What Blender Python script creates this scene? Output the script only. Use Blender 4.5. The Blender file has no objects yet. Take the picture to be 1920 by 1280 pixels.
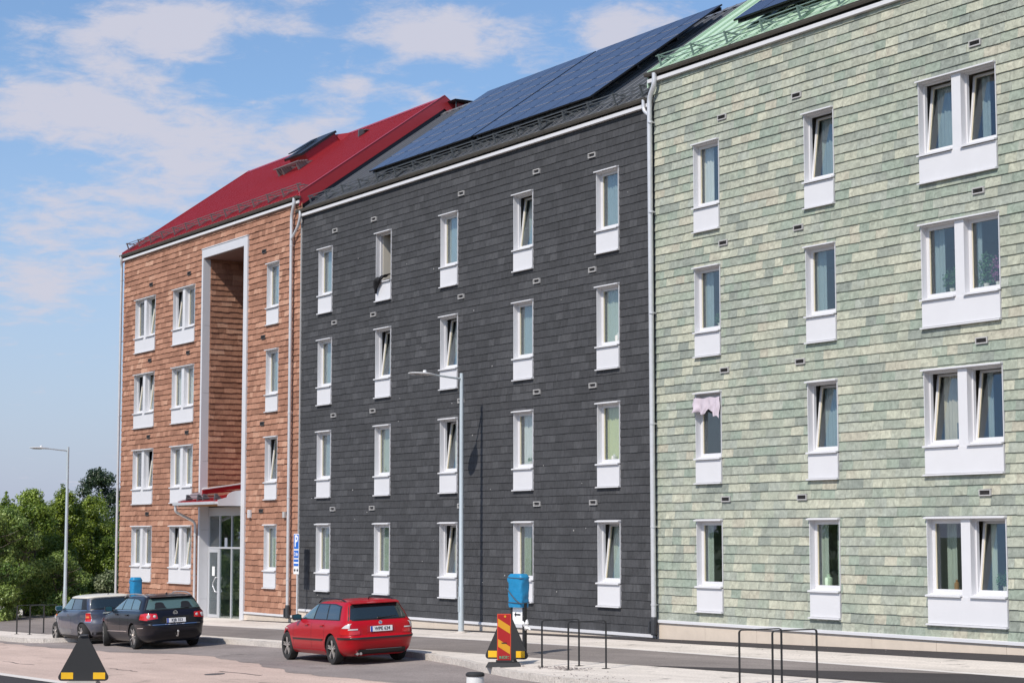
import bpy, bmesh, math, random
from mathutils import Vector, Matrix
S = bpy.context.scene
COL = S.collection
R = math.radians
rng = random.Random(7)

# ------------------------------------------------------------------ camera
FPX, HOR, VPX = 3733.0, 1003.0, -1320.0
TH = math.atan((HOR - 640) / FPX)
AZ = math.atan((960 - VPX) * math.cos(TH) / FPX)
CAM = Vector((0, -27.135, 0))
FW = Vector((-math.cos(AZ) * math.cos(TH), math.sin(AZ) * math.cos(TH), math.sin(TH)))
RT = Vector((math.sin(AZ), math.cos(AZ), 0))
UP = RT.cross(FW)
cd = bpy.data.cameras.new('camera'); cam = bpy.data.objects.new('camera', cd); COL.objects.link(cam)
cd.sensor_width = 36; cd.lens = FPX / 1920 * 36; cd.clip_end = 5000; cd.clip_start = 0.3
cam.matrix_world = Matrix(((RT.x, UP.x, -FW.x, CAM.x), (RT.y, UP.y, -FW.y, CAM.y), (RT.z, UP.z, -FW.z, CAM.z), (0, 0, 0, 1)))
S.camera = cam
S.view_settings.view_transform = 'Standard'; S.view_settings.look = 'None'
S.view_settings.exposure = 0.0; S.view_settings.gamma = 1.0; S.view_settings.use_curve_mapping = False

def proj(p):
    d = Vector(p) - CAM; k = d.dot(FW)
    return 960 + FPX * d.dot(RT) / k, 640 - FPX * d.dot(UP) / k, k

# ------------------------------------------------------------------ sky and sun
SUN = Vector((0.36, -1.0, 1.10)).normalized()
W = bpy.data.worlds.new("World"); S.world = W; W.use_nodes = True
nt = W.node_tree; N = nt.nodes; L = nt.links; N.clear()
out = N.new('ShaderNodeOutputWorld'); bg = N.new('ShaderNodeBackground'); bg.inputs['Strength'].default_value = 0.13
sky = N.new('ShaderNodeTexSky'); sky.sky_type = 'NISHITA'; sky.sun_disc = False
sky.sun_elevation = math.asin(SUN.z); sky.sun_rotation = math.atan2(SUN.x, SUN.y)
sky.air_density = 1.0; sky.dust_density = 1.0; sky.ozone_density = 1.5; sky.altitude = 100
tc = N.new('ShaderNodeTexCoord')
def vm(op, a=None, b=None):
    n = N.new('ShaderNodeVectorMath'); n.operation = op
    for i, v in enumerate((a, b)):
        if v is None: continue
        if hasattr(v, 'is_linked'): L.new(v, n.inputs[i])
        else: n.inputs[i].default_value = v
    return n
def ma(op, a=None, b=None, clamp=False, c=None):
    n = N.new('ShaderNodeMath'); n.operation = op; n.use_clamp = clamp
    for i, v in enumerate((a, b, c)):
        if v is None: continue
        if hasattr(v, 'is_linked'): L.new(v, n.inputs[i])
        else: n.inputs[i].default_value = v
    return n.outputs[0]
dirn = tc.outputs['Generated']
sep = N.new('ShaderNodeSeparateXYZ'); L.new(dirn, sep.inputs[0])
zz = ma('ADD', ma('MAXIMUM', sep.outputs['Z'], 0.0), 0.16)
cx = ma('DIVIDE', sep.outputs['X'], zz); cy = ma('DIVIDE', sep.outputs['Y'], zz)
comb = N.new('ShaderNodeCombineXYZ'); L.new(cx, comb.inputs[0]); L.new(cy, comb.inputs[1])
def noise(vec, scale, detail, rough, dist=0.0):
    n = N.new('ShaderNodeTexNoise'); L.new(vec, n.inputs['Vector'])
    n.inputs['Scale'].default_value = scale; n.inputs['Detail'].default_value = detail
    n.inputs['Roughness'].default_value = rough; n.inputs['Distortion'].default_value = dist
    return n.outputs['Fac']
n1 = noise(comb.outputs[0], 4.3, 10, 0.60, 0.2)
n2 = noise(comb.outputs[0], 16.0, 9, 0.64, 0.4)
dens = ma('ADD', ma('MULTIPLY', n1, 0.70), ma('MULTIPLY', n2, 0.46))     # about .55 mean
# the cloud groups of that afternoon: centre (az,el) given through a picture direction, half sizes in radians
def pdir(px, py):
    v = FW * FPX + RT * (px - 960) - UP * (py - 640); return v.normalized()
blobs = [(390, 55, 110, 45, .26), (160, 70, 130, 30, .16), (300, 30, 90, 50, .2), (820, 75, 120, 45, .30), (700, 60, 120, 22, .12), (90, 215, 140, 60, .17),
         (300, 150, 110, 25, .13), (370, 300, 150, 70, .24), (620, 235, 150, 70, .17), (230, 240, 150, 50, .12), (850, 190, 70, 30, .18), (120, 440, 170, 60, .18), (560, 55, 40, 25, .1),
         (80, 555, 90, 35, .2), (40, 500, 140, 40, .1), (1150, 72, 45, 35, .2), (1235, 30, 75, 28, .18), (1010, 135, 90, 30, .13), (650, 150, 60, 30, .10)]
acc = None
for px, py, sx, sy, amp in blobs:
    c = pdir(px, py); d = vm('SUBTRACT', dirn, tuple(c))
    dx = vm('DOT_PRODUCT', d.outputs[0], tuple(RT)).outputs['Value']; dy = vm('DOT_PRODUCT', d.outputs[0], tuple(UP)).outputs['Value']
    fw = vm('DOT_PRODUCT', dirn, tuple(c)).outputs['Value']
    r2 = ma('ADD', ma('POWER', ma('MULTIPLY', dx, FPX / sx), 2.0), ma('POWER', ma('MULTIPLY', dy, FPX / sy), 2.0))
    g = ma('MULTIPLY', ma('EXPONENT', ma('MULTIPLY', r2, -0.7)), ma('GREATER_THAN', fw, 0.5))
    g = ma('MULTIPLY', g, amp)
    acc = g if acc is None else ma('ADD', acc, g)
dens = ma('ADD', dens, acc)
mr = N.new('ShaderNodeMapRange'); mr.interpolation_type = 'SMOOTHSTEP'; L.new(dens, mr.inputs['Value'])
mr.inputs['From Min'].default_value = 0.64; mr.inputs['From Max'].default_value = 0.87; mr.inputs['To Max'].default_value = 0.92
# pale haze low on the sky
hz = N.new('ShaderNodeMapRange'); L.new(sep.outputs['Z'], hz.inputs['Value'])
hz.inputs['From Min'].default_value = 0.0; hz.inputs['From Max'].default_value = 0.22; hz.inputs['To Min'].default_value = 0.75; hz.inputs['To Max'].default_value = 0.0
tint = N.new('ShaderNodeMix'); tint.data_type = 'RGBA'; tint.blend_type = 'MULTIPLY'; tint.inputs['Factor'].default_value = 1.0
L.new(sky.outputs[0], tint.inputs['A']); tint.inputs['B'].default_value = (0.90, 1.02, 1.16, 1)
mh = N.new('ShaderNodeMix'); mh.data_type = 'RGBA'; L.new(hz.outputs[0], mh.inputs['Factor']); L.new(tint.outputs['Result'], mh.inputs['A'])
mh.inputs['B'].default_value = (3.5, 3.8, 5.4, 1)
cm = N.new('ShaderNodeMix'); cm.data_type = 'RGBA'; L.new(mr.outputs[0], cm.inputs['Factor']); L.new(mh.outputs['Result'], cm.inputs['A'])
cm.inputs['B'].default_value = (4.85, 4.85, 5.6, 1)
L.new(cm.outputs['Result'], bg.inputs['Color']); L.new(bg.outputs[0], out.inputs[0])

sd = bpy.data.lights.new('sun', 'SUN'); sd.energy = 4.3; sd.angle = R(0.5); sd.color = (1, 0.935, 0.845)
so = bpy.data.objects.new('sun', sd); COL.objects.link(so); so.rotation_euler = SUN.to_track_quat('Z', 'Y').to_euler(); so.location = (0, -60, 60)

# ------------------------------------------------------------------ helpers
def mat(name, col, rough=0.7, metal=0.0, spec=0.5, coat=0.0, var=0.0, vscale=3.0, bump=0.0, bscale=40.0, stretch=(1, 1, 1)):
    m = bpy.data.materials.new(name); m.use_nodes = True
    n = m.node_tree.nodes; l = m.node_tree.links; b = n['Principled BSDF']
    b.inputs['Base Color'].default_value = (*col, 1); b.inputs['Roughness'].default_value = rough
    b.inputs['Metallic'].default_value = metal; b.inputs['Specular IOR Level'].default_value = spec
    b.inputs['Coat Weight'].default_value = coat; b.inputs['Coat Roughness'].default_value = 0.03
    if var or bump:
        g = n.new('ShaderNodeNewGeometry'); mp = n.new('ShaderNodeMapping'); mp.inputs['Scale'].default_value = stretch
        l.new(g.outputs['Position'], mp.inputs[0])
    if var:
        t = n.new('ShaderNodeTexNoise'); t.inputs['Scale'].default_value = vscale; t.inputs['Detail'].default_value = 6; t.inputs['Roughness'].default_value = .65
        l.new(mp.outputs[0], t.inputs['Vector'])
        r = n.new('ShaderNodeMapRange'); r.inputs['From Min'].default_value = .25; r.inputs['From Max'].default_value = .75
        r.inputs['To Min'].default_value = 1 - var; r.inputs['To Max'].default_value = 1 + var; l.new(t.outputs['Fac'], r.inputs['Value'])
        x = n.new('ShaderNodeVectorMath'); x.operation = 'SCALE'; x.inputs[0].default_value = col; l.new(r.outputs[0], x.inputs['Scale'])
        l.new(x.outputs[0], b.inputs['Base Color'])
    if bump:
        t = n.new('ShaderNodeTexNoise'); t.inputs['Scale'].default_value = bscale; t.inputs['Detail'].default_value = 4
        l.new(mp.outputs[0], t.inputs['Vector'])
        bp = n.new('ShaderNodeBump'); bp.inputs['Strength'].default_value = bump; bp.inputs['Distance'].default_value = .02
        l.new(t.outputs['Fac'], bp.inputs['Height']); l.new(bp.outputs[0], b.inputs['Normal'])
    return m

class MB:
    def __init__(s): s.v = []; s.f = []; s.m = []; s.a = []; s.tint = 0.5; s.mi = 0
    def face(s, idx): s.f.append(idx); s.m.append(s.mi); s.a.append(s.tint)
    def poly(s, pts):
        b = len(s.v); s.v += [tuple(p) for p in pts]; s.face(tuple(range(b, b + len(pts))))
    def box(s, x0, x1, y0, y1, z0, z1):
        s.hexa([(x0, y0, z0), (x1, y0, z0), (x1, y1, z0), (x0, y1, z0), (x0, y0, z1), (x1, y0, z1), (x1, y1, z1), (x0, y1, z1)])
    def hexa(s, p, skip=()):
        b = len(s.v); s.v += [tuple(q) for q in p]
        for i, q in enumerate(((0, 3, 2, 1), (4, 5, 6, 7), (0, 1, 5, 4), (1, 2, 6, 5), (2, 3, 7, 6), (3, 0, 4, 7))):
            if i not in skip: s.face(tuple(b + k for k in q))
    def prism(s, pts, vec):
        """closed outline pts (3-D, planar) pushed along vec"""
        b = len(s.v); n = len(pts); vec = Vector(vec)
        s.v += [tuple(p) for p in pts]; s.v += [tuple(Vector(p) + vec) for p in pts]
        s.face(tuple(range(b + n - 1, b - 1, -1))); s.face(tuple(range(b + n, b + 2 * n)))
        for i in range(n):
            j = (i + 1) % n; s.face((b + i, b + j, b + n + j, b + n + i))
    def tube(s, pts, r, n=8, caps=True):
        pts = [Vector(p) for p in pts]; b = len(s.v); k = len(pts)
        rr = r if isinstance(r, (list, tuple)) else [r] * k
        ref = Vector((0.13, 0.31, 0.94))
        for i, p in enumerate(pts):
            t = (pts[min(i + 1, k - 1)] - pts[max(i - 1, 0)]).normalized()
            u = t.cross(ref)
            if u.length < .1: u = t.cross(Vector((1, 0, 0)))
            u.normalize(); w = t.cross(u)
            for q in range(n):
                a = 2 * math.pi * q / n; s.v.append(tuple(p + (u * math.cos(a) + w * math.sin(a)) * rr[i]))
        for i in range(k - 1):
            for q in range(n):
                q2 = (q + 1) % n; s.face((b + i * n + q, b + i * n + q2, b + (i + 1) * n + q2, b + (i + 1) * n + q))
        if caps:
            s.face(tuple(b + q for q in range(n - 1, -1, -1))); s.face(tuple(b + (k - 1) * n + q for q in range(n)))
    def bar(s, a, c, w, h):
        """rectangular bar from a to c"""
        a = Vector(a); c = Vector(c); t = (c - a).normalized(); ref = Vector((0, 0, 1)) if abs(t.z) < .9 else Vector((0, 1, 0))
        u = t.cross(ref).normalized() * w / 2; v = t.cross(u).normalized() * h / 2
        s.hexa([a - u - v, a + u - v, a + u + v, a - u + v, c - u - v, c + u - v, c + u + v, c - u + v])
    def lathe(s, prof, n=20, axis='z', cen=(0, 0, 0), ring=False):
        b = len(s.v); k = len(prof)
        for r, h in prof:
            for q in range(n):
                a = 2 * math.pi * q / n; c, d = r * math.cos(a), r * math.sin(a)
                p = (c, d, h) if axis == 'z' else (c, h, d)
                s.v.append((p[0] + cen[0], p[1] + cen[1], p[2] + cen[2]))
        for i in range(k - 1):
            for q in range(n):
                q2 = (q + 1) % n; s.face((b + i * n + q, b + i * n + q2, b + (i + 1) * n + q2, b + (i + 1) * n + q))
        if ring:
            for q in range(n):
                q2 = (q + 1) % n; s.face((b + (k - 1) * n + q, b + (k - 1) * n + q2, b + q2, b + q))
        else: s.face(tuple(b + q for q in range(n - 1, -1, -1))); s.face(tuple(b + (k - 1) * n + q for q in range(n)))
    def mesh(s, name, mats, org=(0, 0, 0), smooth=None, fix=True):
        me = bpy.data.meshes.new(name); o = Vector(org)
        me.from_pydata([tuple(Vector(p) - o) for p in s.v], [], s.f)
        for m in (mats if isinstance(mats, (list, tuple)) else [mats]): me.materials.append(m)
        me.polygons.foreach_set('material_index', s.m)
        at = me.attributes.new('tint', 'FLOAT', 'FACE'); at.data.foreach_set('value', s.a)
        if fix:
            bm = bmesh.new(); bm.from_mesh(me); bmesh.ops.recalc_face_normals(bm, faces=bm.faces); bm.to_mesh(me); bm.free()
        if smooth is not None:
            me.polygons.foreach_set('use_smooth', [True] * len(me.polygons)); me.set_sharp_from_angle(angle=R(smooth))
        me.update(); return me
    def build(s, name, mats, parent=None, org=(0, 0, 0), smooth=None, fix=True):
        return link(name, s.mesh(name, mats, org, smooth, fix), parent, org)

ORG = {}
def link(name, me, parent=None, org=(0, 0, 0), rot=None):
    o = bpy.data.objects.new(name, me); COL.objects.link(o); ORG[o] = Vector(org)
    if parent:
        o.parent = parent; o.location = Vector(org) - ORG[parent]
    else: o.location = org
    if rot: o.rotation_euler = rot
    return o
def thing(name, label, cat, loc=(0, 0, 0), rz=0.0, group=None, local=False):
    o = bpy.data.objects.new(name, None); COL.objects.link(o); o.location = loc; o.rotation_euler = (0, 0, rz); o.empty_display_size = .3
    ORG[o] = Vector((0, 0, 0)) if local else Vector(loc)
    o['label'] = label; o['category'] = cat
    if group: o['group'] = group
    return o
def tag(o, label, cat, group=None):
    o['label'] = label; o['category'] = cat
    if group: o['group'] = group
    return o
def struct(o): o['kind'] = 'structure'; return o
def copy_tree(o, parent=None):
    c = o.copy(); COL.objects.link(c); c.parent = parent
    for ch in list(o.children): copy_tree(ch, c)
    return c
def text_mesh(txt, size, m, name='lettering', bold=0.0, sx=1.0):
    cu = bpy.data.curves.new('t', 'FONT'); cu.body = txt; cu.size = size; cu.extrude = 0.002; cu.align_x = 'CENTER'; cu.align_y = 'CENTER'; cu.offset = bold
    ob = bpy.data.objects.new('t', cu); COL.objects.link(ob)
    dg = bpy.context.evaluated_depsgraph_get(); me = bpy.data.meshes.new_from_object(ob.evaluated_get(dg)); me.name = name
    bpy.data.objects.remove(ob); me.materials.clear(); me.materials.append(m)
    for v in me.vertices: v.co.x *= sx
    return me

# ------------------------------------------------------------------ materials
def slate_mat(name, stops, rough, vein, vscale, vdark, seed, stretch=(1, 1, 1), bump=.35, spec=.4):
    m = bpy.data.materials.new(name); m.use_nodes = True
    n = m.node_tree.nodes; l = m.node_tree.links; b = n['Principled BSDF']
    at = n.new('ShaderNodeAttribute'); at.attribute_name = 'tint'
    g = n.new('ShaderNodeNewGeometry')
    big = n.new('ShaderNodeTexNoise'); big.inputs['Scale'].default_value = .55; big.inputs['Detail'].default_value = 3; l.new(g.outputs['Position'], big.inputs['Vector'])
    a1 = n.new('ShaderNodeMath'); a1.operation = 'MULTIPLY_ADD'; l.new(big.outputs['Fac'], a1.inputs[0]); a1.inputs[1].default_value = .5; a1.inputs[2].default_value = -.25
    a2 = n.new('ShaderNodeMath'); l.new(at.outputs['Fac'], a2.inputs[0]); l.new(a1.outputs[0], a2.inputs[1])
    cr = n.new('ShaderNodeValToRGB'); cr.color_ramp.interpolation = 'LINEAR'
    el = cr.color_ramp.elements
    while len(el) < len(stops): el.new(.5)
    for e, (p, c) in zip(el, stops): e.position = p; e.color = (*c, 1)
    l.new(a2.outputs[0], cr.inputs[0])
    mp = n.new('ShaderNodeMapping'); mp.inputs['Scale'].default_value = stretch; l.new(g.outputs['Position'], mp.inputs[0])
    off = n.new('ShaderNodeVectorMath'); off.operation = 'ADD'; l.new(mp.outputs[0], off.inputs[0])
    sc = n.new('ShaderNodeVectorMath'); sc.operation = 'SCALE'; sc.inputs[0].default_value = (37, 11, 53); l.new(at.outputs['Fac'], sc.inputs['Scale']); l.new(sc.outputs[0], off.inputs[1])
    t = n.new('ShaderNodeTexNoise'); t.inputs['Scale'].default_value = vscale; t.inputs['Detail'].default_value = 7; t.inputs['Roughness'].default_value = .68; t.inputs['Distortion'].default_value = .8
    l.new(off.outputs[0], t.inputs['Vector'])
    r = n.new('ShaderNodeMapRange'); r.inputs['From Min'].default_value = .3; r.inputs['From Max'].default_value = .72; r.inputs['To Min'].default_value = vdark; r.inputs['To Max'].default_value = 1 + vein
    l.new(t.outputs['Fac'], r.inputs['Value'])
    x = n.new('ShaderNodeVectorMath'); x.operation = 'SCALE'; l.new(cr.outputs[0], x.inputs[0]); l.new(r.outputs[0], x.inputs['Scale'])
    l.new(x.outputs[0], b.inputs['Base Color']); b.inputs['Roughness'].default_value = rough; b.inputs['Specular IOR Level'].default_value = spec
    bp = n.new('ShaderNodeBump'); bp.inputs['Strength'].default_value = bump; bp.inputs['Distance'].default_value = .012
    l.new(t.outputs['Fac'], bp.inputs['Height']); l.new(bp.outputs[0], b.inputs['Normal'])
    return m
M = {}
M['green'] = slate_mat('green_slate', [(0, (0.235, 0.260, 0.225)), (.14, (0.301, 0.321, 0.266)), (.28, (0.268, 0.317, 0.257)), (.42, (0.343, 0.369, 0.293)), (.56, (0.362, 0.373, 0.297)), (.68, (0.329, 0.354, 0.302)), (.86, (0.414, 0.421, 0.329)), (.94, (0.456, 0.454, 0.356)), (1, (0.404, 0.383, 0.302))], .75, .30, 8, .66, 1)
M['black'] = slate_mat('black_slate', [(0, (.050, .0505, .053)), (.35, (.056, .0565, .0595)), (.8, (.062, .0625, .066)), (1, (.076, .0765, .080))], .8, .30, 9, .74, 2, (1.6, 1, .5), spec=.18)
M['red'] = slate_mat('red_shingle', [(0, (.27, .130, .082)), (.3, (.325, .160, .102)), (.6, (.365, .182, .117)), (.9, (.415, .214, .140)), (1, (.49, .28, .19))], .85, .20, 9, .72, 3, (2.4, 2.4, .5), bump=.6)
M['backing'] = mat('dark_membrane', (.03, .03, .03), .95)
M['white'] = mat('white_lacquered_steel', (.63, .625, .64), .45, var=.03, vscale=1.5)
M['cream'] = mat('cream_wood', (.72, .63, .46), .6)
M['concrete'] = mat('plinth_concrete', (.60, .51, .42), .9, var=.08, vscale=2.5, bump=.2)
M['galv'] = mat('galvanised_pipe', (.62, .62, .63), .38, metal=.35, var=.08, vscale=5)
M['gutter'] = mat('brown_gutter', (.10, .09, .075), .5, var=.15)
M['iron'] = mat('cast_iron', (.035, .037, .042), .6)
M['roof_red'] = mat('red_sheet', (.35, .028, .034), .34, spec=.6, var=.05, vscale=.8)
M['roof_black'] = mat('dark_grey_sheet', (.17, .175, .185), .32, spec=.6, var=.08, vscale=.8)
M['roof_green'] = mat('pale_green_sheet', (.42, .56, .42), .42, var=.05, vscale=.8)
M['navy'] = mat('navy_sheet', (.022, .03, .045), .5)
M['snow'] = mat('guard_steel', (.15, .16, .165), .5, metal=.5)
M['snow_red'] = mat('guard_steel_dull', (.20, .17, .165), .5, metal=.3)
M['snow_green'] = mat('guard_painted', (.16, .23, .20), .5)
M['vent_dark'] = mat('vent_louvre', (.06, .055, .055), .6)
M['vent_grey'] = mat('vent_frame', (.42, .41, .40), .6)
M['wall_in'] = mat('inner_wall_paint', (.62, .58, .50), .9)
M['slab'] = mat('floor_slab', (.45, .40, .34), .9)
M['panel_frame'] = mat('solar_frame', (.015, .015, .017), .35)
M['rail_white'] = mat('solar_clip', (.40, .38, .39), .5)
M['wood'] = mat('soffit_wood', (.40, .19, .06), .6, var=.2, vscale=6, stretch=(1, 8, 1))
M['alu'] = mat('aluminium_frame', (.55, .56, .58), .4, metal=.3)
M['alu_white'] = mat('casing_sheet', (.58, .58, .60), .42, var=.03)
def glass_mat(name, tint, refl, body=(.1, .16, .17), bodyf=.25):
    m = bpy.data.materials.new(name); m.use_nodes = True
    n = m.node_tree.nodes; l = m.node_tree.links; n.remove(n['Principled BSDF'])
    o = n['Material Output']; tr = n.new('ShaderNodeBsdfTransparent'); tr.inputs[0].default_value = (*tint, 1)
    gl = n.new('ShaderNodeBsdfGlossy'); gl.inputs['Roughness'].default_value = .01; gl.inputs[0].default_value = (.92, .96, 1, 1)
    df = n.new('ShaderNodeBsdfDiffuse'); df.inputs[0].default_value = (*body, 1)
    lw = n.new('ShaderNodeLayerWeight'); lw.inputs['Blend'].default_value = .5      # facing works alike on both faces of the pane
    pw_ = n.new('ShaderNodeMath'); pw_.operation = 'POWER'; l.new(lw.outputs['Facing'], pw_.inputs[0]); pw_.inputs[1].default_value = 3.5
    sc = n.new('ShaderNodeMath'); sc.operation = 'MULTIPLY_ADD'; sc.use_clamp = True; l.new(pw_.outputs[0], sc.inputs[0]); sc.inputs[1].default_value = refl; sc.inputs[2].default_value = .075
    m0 = n.new('ShaderNodeMixShader'); m0.inputs[0].default_value = bodyf; l.new(tr.outputs[0], m0.inputs[1]); l.new(df.outputs[0], m0.inputs[2])
    mx = n.new('ShaderNodeMixShader'); l.new(sc.outputs[0], mx.inputs[0]); l.new(m0.outputs[0], mx.inputs[1]); l.new(gl.outputs[0], mx.inputs[2]); l.new(mx.outputs[0], o.inputs[0])
    return m
M['glass'] = glass_mat('window_glass', (.935, .96, .95), 1.0, bodyf=.015)
M['door_glass'] = glass_mat('entrance_glass', (.74, .80, .76), 0.9, bodyf=.05)

def solar_mat():
    m = mat('solar_cells', (.030, .031, .055), .20, spec=.4, coat=.2)
    return m
M['solar'] = solar_mat()

# ------------------------------------------------------------------ lie of the land
Z0, SX, SY = -1.72, .0175, .04
def zg(x, y):
    x = max(-92.0, min(12.0, x)); y = max(-13.5, min(1.0, y))
    return Z0 + SX * x + SY * y
KERB = .12
def sheet(name, poly, m, dz, parent=None, step=None, kind=True):
    """thin ground sheet: polygon in plan, filled on the sloping ground"""
    bm = bmesh.new()
    vs = [bm.verts.new((x, y, 0)) for x, y in poly]; bm.faces.new(vs)
    for ax in (0, 1):
        lo = min(p[ax] for p in poly); hi = max(p[ax] for p in poly); st = 4.0 if ax == 0 else 3.0
        cuts = [lo + st * i for i in range(1, int((hi - lo) / st) + 1)] + ([-92.0, 12.0] if ax == 0 else [-13.5, 1.0])
        for c in cuts:
            if lo < c < hi:
                no = (1, 0, 0) if ax == 0 else (0, 1, 0); co = (c, 0, 0) if ax == 0 else (0, c, 0)
                bmesh.ops.bisect_plane(bm, geom=bm.verts[:] + bm.edges[:] + bm.faces[:], plane_co=co, plane_no=no)
    for v in bm.verts: v.co.z = zg(v.co.x, v.co.y) + dz
    bmesh.ops.recalc_face_normals(bm, faces=bm.faces)
    if sum(f.normal.z for f in bm.faces) < 0: bmesh.ops.reverse_faces(bm, faces=bm.faces)
    me = bpy.data.meshes.new(name); bm.to_mesh(me); bm.free(); me.materials.append(m)
    o = link(name, me, parent)
    if kind: struct(o)
    return o
def ground_mat(name, base, var, vscale, fine, fscale, rough=.95, spots=None, streak=None):
    m = bpy.data.materials.new(name); m.use_nodes = True
    n = m.node_tree.nodes; l = m.node_tree.links; b = n['Principled BSDF']; b.inputs['Roughness'].default_value = rough; b.inputs['Specular IOR Level'].default_value = .25
    g = n.new('ShaderNodeNewGeometry')
    def nz(sc, det, st=(1, 1, 1)):
        mp = n.new('ShaderNodeMapping'); mp.inputs['Scale'].default_value = st; l.new(g.outputs['Position'], mp.inputs[0])
        t = n.new('ShaderNodeTexNoise'); t.inputs['Scale'].default_value = sc; t.inputs['Detail'].default_value = det; t.inputs['Roughness'].default_value = .65; l.new(mp.outputs[0], t.inputs['Vector']); return t.outputs['Fac']
    def rg(v, a, c, lo=.3, hi=.7):
        r = n.new('ShaderNodeMapRange'); r.inputs['From Min'].default_value = lo; r.inputs['From Max'].default_value = hi; r.inputs['To Min'].default_value = a; r.inputs['To Max'].default_value = c; l.new(v, r.inputs['Value']); return r.outputs[0]
    def mul(a, c):
        q = n.new('ShaderNodeMath'); q.operation = 'MULTIPLY'; l.new(a, q.inputs[0]); l.new(c, q.inputs[1]); return q.outputs[0]
    f = mul(rg(nz(vscale, 5, (.5, 1, 1)), 1 - var, 1 + var), rg(nz(fscale, 3), 1 - fine, 1 + fine))
    if spots: f = mul(f, rg(nz(spots, 4), .55, 1, .28, .40))
    if streak: f = mul(f, rg(nz(streak, 4, (.12, 1, 1)), .86, 1.1))
    x = n.new('ShaderNodeVectorMath'); x.operation = 'SCALE'; x.inputs[0].default_value = base; l.new(f, x.inputs['Scale']); l.new(x.outputs[0], b.inputs['Base Color'])
    bp = n.new('ShaderNodeBump'); bp.inputs['Strength'].default_value = .4; bp.inputs['Distance'].default_value = .01; l.new(nz(fscale, 2), bp.inputs['Height']); l.new(bp.outputs[0], b.inputs['Normal'])
    return m
G_conc = ground_mat('pale_paving_concrete', (.62, .56, .50), .12, .8, .16, 24, spots=1.6, streak=2.0)
G_walk = ground_mat('worn_asphalt', (.22, .192, .177), .20, .5, .24, 30, streak=1.4)
G_new = ground_mat('fresh_asphalt', (.052, .046, .046), .15, .6, .25, 40)
G_pink = ground_mat('reddish_asphalt', (.52, .40, .34), .10, .35, .22, 30, streak=.9, spots=.7)
G_bay = ground_mat('grey_bay_asphalt', (.25, .215, .20), .24, .6, .28, 30, spots=.9)
G_kerb = ground_mat('kerb_granite', (.50, .455, .41), .14, 2.5, .22, 22)
G_soil = ground_mat('rough_grass', (.09, .10, .05), .3, .4, .3, 8)
G_edge = ground_mat('pale_edging', (.62, .58, .54), .06, 1.0, .06, 20)

def ground_grid():
    mb = MB()
    xs = [-2500, -900, -400, -200, -130, -100] + [-92 + 8 * i for i in range(14)] + [60, 200, 900, 2500]
    ys = [-2500, -900, -300, -120, -60, -35, -20, -13.5, -10, -6, -3, 1, 12, 30, 80, 200, 600, 2500]
    for y in ys:
        for x in xs: mb.v.append((x, y, zg(x, y) - .14))
    nx = len(xs)
    for j in range(len(ys) - 1):
        for i in range(nx - 1): mb.face((j * nx + i, j * nx + i + 1, (j + 1) * nx + i + 1, (j + 1) * nx + i))
    return struct(mb.build('ground', G_soil))
ground_grid()
sheet('road', [(-120, -13.0), (20, -13.0), (20, -3), (-120, -3)], G_pink, -.124)
# near side of the road: pale channel strip, then dark asphalt
sheet('road_channel', [(-120, -13.28), (20, -13.28), (20, -13.02), (-120, -13.02)], G_edge, -.119)
sheet('near_lane', [(-120, -22), (20, -22), (20, -13.3), (-120, -13.3)], G_new, -.121)
# kerb line of the pavement: bay between two build-outs
KL = [(-110, -8.3), (-59.2, -8.3), (-58.2, -8.0), (-57.3, -6.6), (-56.6, -5.5), (-55.6, -5.3), (-40.6, -5.3), (-39.6, -5.45), (-36.6, -6.1), (-34.6, -6.75), (-32.6, -7.25), (-31.0, -7.5), (-28, -7.62), (-10, -7.62), (20, -7.62)]
rb = random.Random(3)
EDGE = [(-25.0, -9.5), (-31.5, -9.25), (-35.1, -9.05), (-38.3, -9.08), (-40.6, -8.65), (-42.8, -8.20), (-46.9, -7.75), (-51.4, -8.50), (-56.8, -8.75), (-59.0, -8.70), (-68.0, -8.45)]
bay = [(-60.5, -4.9), (-30.5, -4.9), (-27.0, -7.0)]
for (xa, ya), (xb, yb2) in zip(EDGE, EDGE[1:]):
    for q in range(14):
        f = q / 14; f2 = f * f * (3 - 2 * f); bay.append((xa + (xb - xa) * f, ya + (yb2 - ya) * f2 + .05 * math.sin((xa + (xb - xa) * f) * 3.1) + rb.uniform(-.03, .03)))
bay += [(-68.0, -8.4), (-68.0, -8.0), (-60.5, -8.0)]
sheet('parking_bay', bay, G_bay, -.120)
pav = sheet('pavement', [(-110, 1.2)] + KL + [(20, 1.2)], G_conc, 0.0)
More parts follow.
